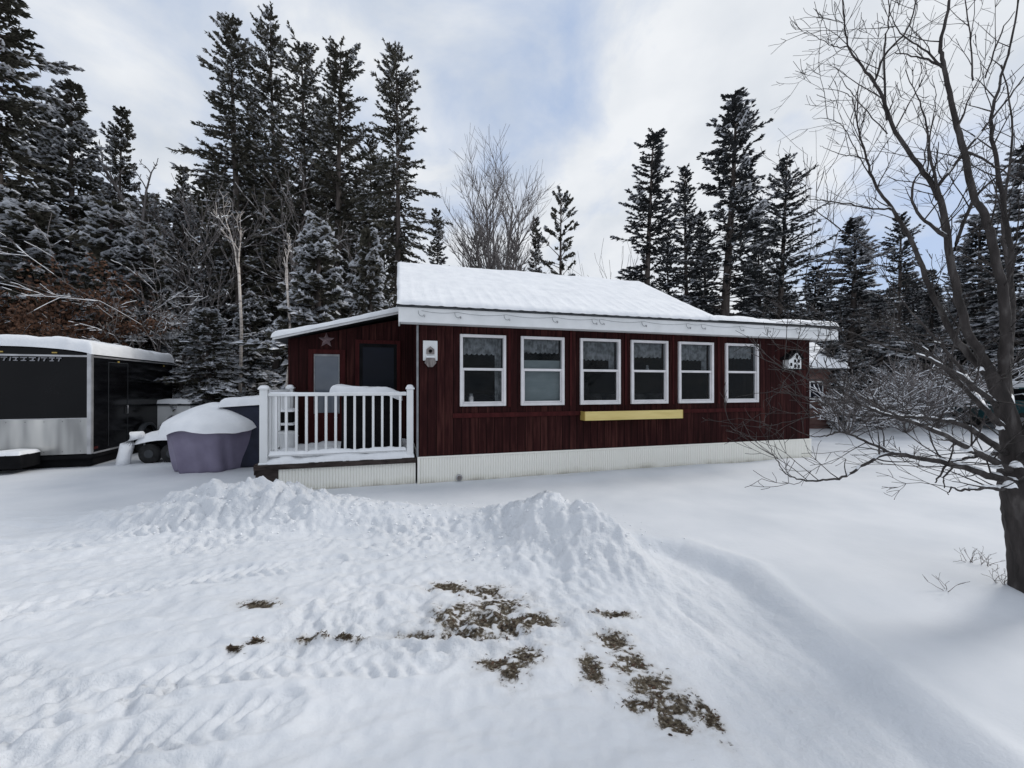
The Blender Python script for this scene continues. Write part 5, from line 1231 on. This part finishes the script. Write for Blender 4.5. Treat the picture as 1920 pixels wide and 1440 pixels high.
LIMBS = [
 # main stems
 [(1866, 725, 3.3, .085), (1844, 672, 3.3, .062), (1815, 622, 3.28, .052), (1794, 543, 3.25, .046), (1777, 447, 3.22, .041), (1764, 373, 3.2, .036), (1734, 323, 3.18, .029), (1680, 245, 3.15, .023), (1649, 167, 3.1, .018), (1618, 124, 3.08, .014), (1592, 84, 3.05, .010), (1583, 23, 3.0, .008), (1578, -60, 3.0, .005)],
 [(1850, 700, 3.35, .055), (1815, 662, 3.4, .046), (1785, 625, 3.45, .040), (1744, 538, 3.5, .034), (1709, 448, 3.55, .028), (1672, 389, 3.6, .022), (1641, 342, 3.6, .018), (1624, 288, 3.6, .014), (1610, 233, 3.6, .010), (1609, 170, 3.6, .006)],
 [(1880, 750, 3.3, .075), (1884, 680, 3.25, .062), (1886, 590, 3.15, .055), (1870, 490, 3.1, .048), (1847, 404, 3.05, .042), (1828, 369, 3.05, .038), (1808, 280, 3.0, .034), (1789, 206, 2.95, .028), (1773, 128, 2.9, .023), (1766, 82, 2.9, .019), (1783, 0, 2.85, .014), (1795, -70, 2.8, .010)],
 [(1884, 600, 3.15, .04), (1896, 480, 3.3, .034), (1884, 400, 3.35, .030), (1871, 311, 3.4, .026), (1861, 222, 3.4, .021), (1880, 140, 3.4, .016), (1898, 78, 3.4, .013), (1912, -10, 3.4, .009), (1918, -70, 3.4, .006)],
 [(1905, 850, 3.2, .08), (1950, 760, 3.1, .065), (1990, 640, 3.0, .05), (2010, 500, 3.0, .04), (2020, 300, 3.0, .03), (2060, 100, 3.0, .02), (2080, -60, 3.0, .01)],
 [(1910, 850, 3.25, .06), (1950, 780, 3.5, .05), (2020, 690, 3.8, .04), (2100, 600, 4.0, .03), (2160, 480, 4.1, .02)],
 [(1915, 860, 3.1, .055), (1990, 800, 2.8, .045), (2120, 720, 2.5, .03), (2240, 600, 2.4, .018)],
 [(1900, 800, 3.3, .05), (1890, 700, 3.7, .045), (1900, 560, 4.1, .034), (1880, 420, 4.3, .025), (1900, 250, 4.4, .016), (1880, 120, 4.4, .009)],
 [(1900, 835, 3.3, .045), (1850, 770, 3.8, .038), (1800, 690, 4.2, .028), (1740, 620, 4.5, .02), (1690, 560, 4.7, .012), (1650, 500, 4.8, .007)],
 # cross limbs up high
 [(1640, 160, 3.1, .012), (1659, 105, 3.05, .014), (1703, 54, 3.0, .010), (1721, -10, 3.0, .007)],
 [(1664, 225, 3.13, .014), (1659, 105, 3.1, .012), (1667, 40, 3.1, .008), (1668, -20, 3.1, .005)],
 [(1762, 346, 3.2, .02), (1808, 288, 3.25, .016), (1861, 222, 3.3, .014), (1913, 156, 3.3, .010), (1960, 90, 3.3, .007)],
 [(1790, 470, 3.22, .022), (1828, 373, 3.3, .018), (1878, 323, 3.3, .014), (1920, 283, 3.3, .010), (1990, 220, 3.3, .007)],
 [(1808, 280, 3.0, .016), (1850, 300, 2.95, .013), (1880, 320, 2.95, .010), (1935, 350, 2.95, .006)],
 [(1773, 128, 2.9, .014), (1730, 90, 2.85, .010), (1690, 60, 2.8, .007), (1670, 20, 2.8, .004)],
 [(1766, 122, 2.9, .014), (1720, 105, 2.95, .010), (1680, 98, 2.98, .006)],
 [(1849, 145, 3.2, .010), (1880, 60, 3.2, .008), (1905, 20, 3.2, .005)],
 [(1826, 150, 3.0, .010), (1822, 80, 3.0, .008), (1812, 0, 3.0, .006), (1808, -50, 3.0, .004)],
 [(1592, 84, 3.05, .007), (1570, 88, 3.0, .006), (1545, 75, 3.0, .005), (1513, 56, 3.0, .003)],
 [(1555, 80, 3.0, .004), (1548, 45, 3.0, .0035), (1537, 20, 3.0, .0025)],
 [(1777, 447, 3.22, .025), (1735, 415, 3.1, .020), (1715, 385, 3.05, .016), (1712, 350, 3.0, .012), (1735, 300, 2.95, .008), (1742, 235, 2.9, .006)],
 [(1764, 373, 3.2, .018), (1745, 290, 3.1, .015), (1740, 240, 3.1, .011), (1725, 190, 3.1, .008), (1700, 130, 3.1, .005)],
 [(1672, 393, 3.6, .015), (1630, 390, 3.5, .012), (1587, 381, 3.4, .010), (1550, 376, 3.3, .008), (1517, 373, 3.25, .005)],
 [(1510, 375, 3.25, .005), (1512, 330, 3.25, .004), (1505, 275, 3.2, .0025)],
 [(1552, 376, 3.3, .005), (1550, 340, 3.3, .004), (1546, 310, 3.3, .0025)],
 [(1640, 470, 3.6, .012), (1590, 440, 3.5, .010), (1552, 410, 3.4, .008), (1515, 385, 3.3, .005)],
 [(1641, 342, 3.6, .010), (1615, 300, 3.5, .008), (1590, 250, 3.4, .006), (1565, 225, 3.3, .005), (1525, 222, 3.3, .003)],
 [(1630, 300, 3.6, .009), (1600, 290, 3.5, .007), (1585, 290, 3.45, .006), (1555, 280, 3.4, .004), (1538, 272, 3.4, .0025)],
 [(1612, 250, 3.6, .008), (1600, 190, 3.5, .007), (1580, 170, 3.5, .005), (1530, 165, 3.4, .003)],
 [(1665, 250, 3.3, .009), (1620, 200, 3.2, .007), (1595, 170, 3.2, .006), (1575, 140, 3.2, .004), (1563, 105, 3.2, .0025)],
 [(1757, 375, 3.2, .012), (1740, 320, 3.35, .010), (1745, 250, 3.4, .008), (1755, 190, 3.4, .005), (1750, 140, 3.4, .003)],
 # low limbs reaching left in front of the house
 [(1900, 905, 3.15, .06), (1850, 890, 3.1, .046), (1777, 869, 3.05, .034), (1715, 858, 3.0, .028), (1665, 850, 2.95, .022), (1620, 872, 2.9, .017), (1585, 892, 2.85, .014), (1550, 900, 2.8, .012), (1518, 901, 2.8, .010), (1490, 896, 2.8, .008), (1473, 888, 2.8, .007), (1455, 862, 2.8, .005), (1445, 844, 2.8, .004), (1435, 826, 2.8, .0025)],
 [(1668, 849, 2.95, .018), (1620, 826, 2.9, .014), (1576, 810, 2.9, .011), (1550, 816, 2.85, .009), (1521, 818, 2.85, .006), (1480, 800, 2.8, .004)],
 [(1576, 810, 2.9, .008), (1560, 795, 2.9, .006), (1545, 785, 2.9, .004)],
 [(1890, 880, 3.15, .052), (1850, 858, 3.05, .040), (1815, 840, 2.95, .032), (1760, 812, 2.85, .026), (1713, 793, 2.8, .021), (1670, 780, 2.75, .017), (1633, 767, 2.7, .014), (1590, 742, 2.7, .010), (1560, 705, 2.7, .007), (1545, 670, 2.7, .004)],
 [(1885, 850, 3.2, .045), (1835, 815, 3.15, .036), (1793, 793, 3.1, .028), (1730, 783, 3.1, .022), (1671, 780, 3.1, .017), (1630, 765, 3.1, .012), (1592, 754, 3.1, .008), (1540, 760, 3.1, .005), (1480, 750, 3.1, .003)],
 [(1880, 917, 3.05, .028), (1850, 915, 2.9, .020), (1825, 918, 2.85, .015), (1800, 920, 2.8, .012), (1784, 914, 2.8, .009), (1778, 928, 2.8, .005)],
 [(1775, 868, 3.05, .014), (1760, 895, 3.0, .010), (1752, 905, 3.0, .006)],
 [(1790, 872, 3.05, .012), (1770, 895, 3.0, .010), (1770, 915, 3.0, .006)],
 [(1870, 850, 3.2, .03), (1830, 855, 3.2, .022), (1800, 862, 3.2, .016), (1770, 870, 3.2, .010)],
 [(1880, 800, 3.2, .04), (1830, 750, 3.2, .030), (1780, 700, 3.15, .022), (1740, 660, 3.1, .015), (1690, 632, 3.1, .011), (1640, 610, 3.05, .008), (1590, 600, 3.0, .005)],
 [(1868, 760, 3.25, .035), (1820, 720, 3.0, .026), (1775, 690, 2.9, .020), (1720, 665, 2.8, .014), (1660, 650, 2.8, .010), (1600, 625, 2.8, .007), (1550, 615, 2.8, .004)],
 [(1845, 680, 3.3, .024), (1800, 655, 3.5, .018), (1740, 640, 3.6, .013), (1690, 628, 3.7, .008), (1650, 600, 3.8, .005)],
 [(1713, 793, 2.8, .014), (1660, 770, 2.6, .011), (1600, 735, 2.5, .009), (1540, 720, 2.5, .007), (1470, 690, 2.5, .005), (1400, 660, 2.5, .003)],
 [(1671, 780, 3.1, .012), (1610, 780, 3.2, .010), (1550, 775, 3.3, .008), (1480, 790, 3.4, .006), (1420, 800, 3.4, .004), (1350, 790, 3.4, .0025)],
 [(1633, 767, 2.7, .010), (1580, 750, 2.7, .008), (1520, 745, 2.7, .006), (1450, 735, 2.7, .004), (1380, 745, 2.7, .0025)],
 [(1640, 610, 3.05, .006), (1590, 640, 3.0, .005), (1530, 660, 3.0, .004), (1460, 650, 3.0, .0025)],
]
BR = Bare(99); lm = MB(); snow_items = []
for li, L_ in enumerate(LIMBS):
    pts, rads = limb_pts(L_, 5)
    jit = random.Random(li)
    pts = [p + Vector((jit.gauss(0, .003), jit.gauss(0, .003), jit.gauss(0, .003))) if 0 < i < len(pts) - 1 else p for i, p in enumerate(pts)]
    lm.tube(pts, rads, 9 if rads[0] > .02 else 6)
    tot = 0
    for i in range(len(pts) - 1):
        seg = pts[i + 1] - pts[i]; dz = abs(seg.normalized().z)
        wx = pts[i].x + ap0.x
        if rads[i] > .008 and (dz < .72 or rads[i] > .03 and dz < .86) and jit.random() < (.55 if pts[i].z < 1.95 else .12): snow_items.append((pts[i], pts[i + 1], rads[i]))
        # twigs
        low = li >= 32
        dens = 5.0 if rads[i] < .03 else 2.0
        k = seg.length * dens * (1.5 if low else 1.25)
        while k > 0:
            if jit.random() < k:
                d = seg.normalized(); ax = Vector((jit.gauss(0, 1), jit.gauss(0, .8), jit.gauss(0, 1))).cross(d).normalized()
                nd_ = d * jit.uniform(.2, .8) + ax * jit.uniform(.5, 1.1) + Vector((0, 0, .35))
                if nd_.z < -.25: nd_.z *= -.6
                ln = jit.uniform(.10, .50) * (1.0 if rads[i] < .03 else 1.15)
                BR.grow(pts[i] + seg * jit.random(), nd_, ln, max(.0028, min(.006, rads[i] * .5)), 1, 3 if ln > .32 else 2, .10 if not low else .02, 3, .20, .0, .55, .0016, 4)
            k -= 1
sm2 = snow_mb(snow_items, .8, 1.05); nl = len(lm.f); lm.add(sm2.v, sm2.f)
lo_ = lm.build('limbs', M['apple_bark'], apple, True); lo_.data.materials.append(M['snow'])
idx = np.zeros(len(lo_.data.polygons), np.int32); idx[nl:] = 1; lo_.data.polygons.foreach_set('material_index', idx)
V_, Q_ = tubes_np(BR.segs, 4); link_mesh('twigs', np_mesh('twigs', V_, Q_, True), M['apple_bark'], apple)
print('apple twig segs', len(BR.segs))
# snow pads in the forks
for (px, py, Y, rr_) in ((1893, 908, 3.04, .055), (1868, 872, 3.1, .05), (1850, 852, 3.1, .04), (1875, 800, 3.2, .035), (1812, 840, 2.95, .05), (1838, 690, 3.3, .035), (1905, 870, 3.02, .05)):
    c = W(px, py, Y); nr, na = 6, 14; vs = []
    for i in range(nr + 1):
        t = i / nr
        for q in range(na):
            a = q / na * 6.283; vs.append((c.x + math.cos(a) * rr_ * t * .75, c.y + math.sin(a) * rr_ * t * .7, c.z + rr_ * .8 * math.sqrt(max(0, 1 - t * t)) - .02 + .006 * math.sin(a * 3)))
    fs = [(i * na + q, i * na + (q + 1) % na, (i + 1) * na + (q + 1) % na, (i + 1) * na + q) for i in range(nr) for q in range(na)]
    MB().add(vs, fs).build('fork_snow', M['snow'], apple, True)

# dry weed stalks by the trunk
for k, (px, py, lab) in enumerate([(1815, 1055, 'dry twiggy weed in the snow, further from the apple trunk'), (1848, 1062, 'dry bent weed in the snow between its neighbour and the apple trunk'), (1876, 1100, 'dry weed stalks touching the base of the apple trunk'), (1768, 1105, 'faint thin weed furthest from the apple trunk')]):
    x, y = G(px, py, 0.0); z = gz(x, y)
    B = Bare(200 + k)
    for q in range(7 if k < 3 else 4):
        B.grow((B.r.gauss(0, .03), B.r.gauss(0, .02), 0), (B.r.gauss(0, .7), B.r.gauss(0, .4), .8), .13, .0022, 1, 2, .0, 2, .3, 0, .5, .0012, 4)
    V_, Q_ = tubes_np(B.segs, 4); me = np_mesh('dry_weed', V_, Q_)
    o = link_mesh('dry_weed', me, M['dead_leaf']); o.location = (x, y, z - .01); tag(o, lab, 'weed', 'dry weeds by the apple tree')
# lumps of broken snow on the banks
rs = np.random.RandomState(17); B_ = MB()
def chunk(m, c, r):
    q = [Vector(v).normalized() * r * rs.uniform(.6, 1.15) for v in [(1, 1, 1), (-1, 1, 1), (-1, -1, 1), (1, -1, 1), (1, 1, -1), (-1, 1, -1), (-1, -1, -1), (1, -1, -1)]]
    m.add([c + Vector((v.x, v.y, v.z * .75)) for v in q], [(0, 1, 2, 3), (7, 6, 5, 4), (0, 4, 5, 1), (1, 5, 6, 2), (2, 6, 7, 3), (3, 7, 4, 0)])
for k in range(620):
    if k % 3: x, y = rs.uniform(-4.3, -.2), rs.normal(5.25, .28)
    else: x, y = rs.normal(.5, .55), rs.normal(4.55, .35)
    if y > 5.75 and x > -2: continue
    r = .012 + .028 * rs.rand() ** 2.5
    chunk(B_, Vector((x, y, gz(x, y) + r * .15)), r)
o = B_.build('broken_snow', M['snow'], None, True)
sm_ = o.modifiers.new('round', 'SUBSURF'); sm_.levels = 1; sm_.render_levels = 1
tag(o, 'small broken lumps of snow along the ploughed banks', 'snow lumps', kind='stuff')

# hills
V = []; n = 90
hv = []
for i in range(n + 1):
    a = -0.2 + 1.15 * i / n      # azimuth from +Y to the right
    for j, (r_, k) in enumerate(((120, 0), (150, .55), (190, 1.0), (240, .8), (300, .2))):
        z = k * (15 + 10 * math.sin(i * .09 + 1) + 3 * float(vnoise(i * .3, j, 5))) * sstep(0, 18, np.array(float(i)))
        hv.append((math.sin(a) * r_, math.cos(a) * r_, float(z) - 1))
fs = [(i * 5 + j, (i + 1) * 5 + j, (i + 1) * 5 + j + 1, i * 5 + j + 1) for i in range(n) for j in range(4)]
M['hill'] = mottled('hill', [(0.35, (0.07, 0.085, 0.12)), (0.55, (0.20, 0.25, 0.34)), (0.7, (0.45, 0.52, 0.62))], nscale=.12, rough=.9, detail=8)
o = MB().add(hv, fs).build('hills', M['hill'], None, True); tag(o, kind='structure')

# ------------------------------------------------------------------ sky and light
SUN_EL, SUN_AZ = R(35), R(66)       # sun behind cloud, ahead and to the right
w = bpy.data.worlds.new('World'); SC.world = w; w.use_nodes = True
nt = w.node_tree; L = nt.links.new
bg = nt.nodes['Background']; bg.inputs['Strength'].default_value = 0.1
sky = nd(nt, 'ShaderNodeTexSky', sky_type='NISHITA'); sky.sun_disc = False; sky.sun_elevation = SUN_EL; sky.sun_rotation = SUN_AZ
sky.air_density = 1.0; sky.dust_density = 1.0
tc = nd(nt, 'ShaderNodeTexCoord'); sp_ = nd(nt, 'ShaderNodeSeparateXYZ'); L(tc.outputs['Generated'], sp_.inputs[0])
# project the direction on a cloud layer
den = nd(nt, 'ShaderNodeMath', operation='ADD'); L(sp_.outputs[2], den.inputs[0]); den.inputs[1].default_value = .35
mxd = nd(nt, 'ShaderNodeMath', operation='MAXIMUM'); L(den.outputs[0], mxd.inputs[0]); mxd.inputs[1].default_value = .12
dx = nd(nt, 'ShaderNodeMath', operation='DIVIDE'); L(sp_.outputs[0], dx.inputs[0]); L(mxd.outputs[0], dx.inputs[1])
dy = nd(nt, 'ShaderNodeMath', operation='DIVIDE'); L(sp_.outputs[1], dy.inputs[0]); L(mxd.outputs[0], dy.inputs[1])
cb = nd(nt, 'ShaderNodeCombineXYZ'); L(dx.outputs[0], cb.inputs[0]); L(dy.outputs[0], cb.inputs[1])
n1 = nd(nt, 'ShaderNodeTexNoise'); n1.inputs['Scale'].default_value = 3.4; n1.inputs['Detail'].default_value = 9; n1.inputs['Roughness'].default_value = .56; n1.inputs['Distortion'].default_value = .35
mp = nd(nt, 'ShaderNodeMapping'); mp.inputs['Location'].default_value = (3.1, 1.35, 0); mp.inputs['Rotation'].default_value = (0, 0, .5); L(cb.outputs[0], mp.inputs[0]); L(mp.outputs[0], n1.inputs[0])
# a clearer patch in the sky, centred on a direction, reaching across the upper middle
def blob(px, py, sharp):
    d = Vector(((px - 960) / F, 1, -(py - HY) / F)).normalized()
    vm = nd(nt, 'ShaderNodeVectorMath', operation='DOT_PRODUCT'); L(tc.outputs['Generated'], vm.inputs[0]); vm.inputs[1].default_value = d
    pw = nd(nt, 'ShaderNodeMath', operation='POWER'); mm = nd(nt, 'ShaderNodeMath', operation='MAXIMUM'); L(vm.outputs['Value'], mm.inputs[0]); mm.inputs[1].default_value = 0
    L(mm.outputs[0], pw.inputs[0]); pw.inputs[1].default_value = sharp; return pw.outputs[0]
acc = n1.outputs['Fac']
for (px, py, sh, amt) in ((900, 120, 22, .24), (60, 160, 30, .16), (1720, 470, 60, .42), (1010, 420, 14, -.10), (330, 130, 30, -.10), (1450, 200, 10, -.16)):
    ma_ = nd(nt, 'ShaderNodeMath', operation='MULTIPLY_ADD'); L(blob(px, py, sh), ma_.inputs[0]); ma_.inputs[1].default_value = amt; L(acc, ma_.inputs[2]); acc = ma_.outputs[0]
rc = ramp(nt, [(0.42, (0, 0, 0)), (0.80, (1, 1, 1))]); L(acc, rc.inputs[0])
# cloud brightness varies too
n2 = nd(nt, 'ShaderNodeTexNoise'); n2.inputs['Scale'].default_value = 3.2; n2.inputs['Detail'].default_value = 8; L(mp.outputs[0], n2.inputs[0])
cc = ramp(nt, [(0.3, (6.5, 7.0, 7.7)), (0.65, (8.7, 8.95, 9.3))]); L(n2.outputs['Fac'], cc.inputs[0])
bl = nd(nt, 'ShaderNodeMix', data_type='RGBA'); bl.inputs[0].default_value = .8; L(sky.outputs[0], bl.inputs[6]); bl.inputs[7].default_value = (4.4, 5.7, 8.2, 1)
mx = nd(nt, 'ShaderNodeMix', data_type='RGBA'); L(rc.outputs[0], mx.inputs[0]); L(cc.outputs[0], mx.inputs[6]); L(bl.outputs[2], mx.inputs[7])
L(mx.outputs[2], bg.inputs['Color'])

sd = bpy.data.lights.new('sun', 'SUN'); sd.energy = 1.7; sd.angle = R(13); sd.color = (1, .96, .90)
so = bpy.data.objects.new('sun', sd); COL.objects.link(so)
dirv = Vector((math.sin(SUN_AZ) * math.cos(SUN_EL), math.cos(SUN_AZ) * math.cos(SUN_EL), math.sin(SUN_EL)))
so.rotation_euler = dirv.to_track_quat('Z', 'Y').to_euler()

cam = bpy.data.cameras.new('camera'); cam.sensor_width = 36; cam.lens = F / 1920 * 36; cam.clip_end = 2000; cam.clip_start = .05
co = bpy.data.objects.new('camera', cam); COL.objects.link(co); co.location = (0, 0, EYE); co.rotation_euler = (R(90) + math.atan(2 / F), 0, 0)
SC.camera = co
SC.render.engine = 'CYCLES'
SC.view_settings.view_transform = 'Standard'; SC.view_settings.look = 'None'; SC.view_settings.exposure = 0
SC.cycles.max_bounces = 5; SC.cycles.diffuse_bounces = 3; SC.cycles.transparent_max_bounces = 6
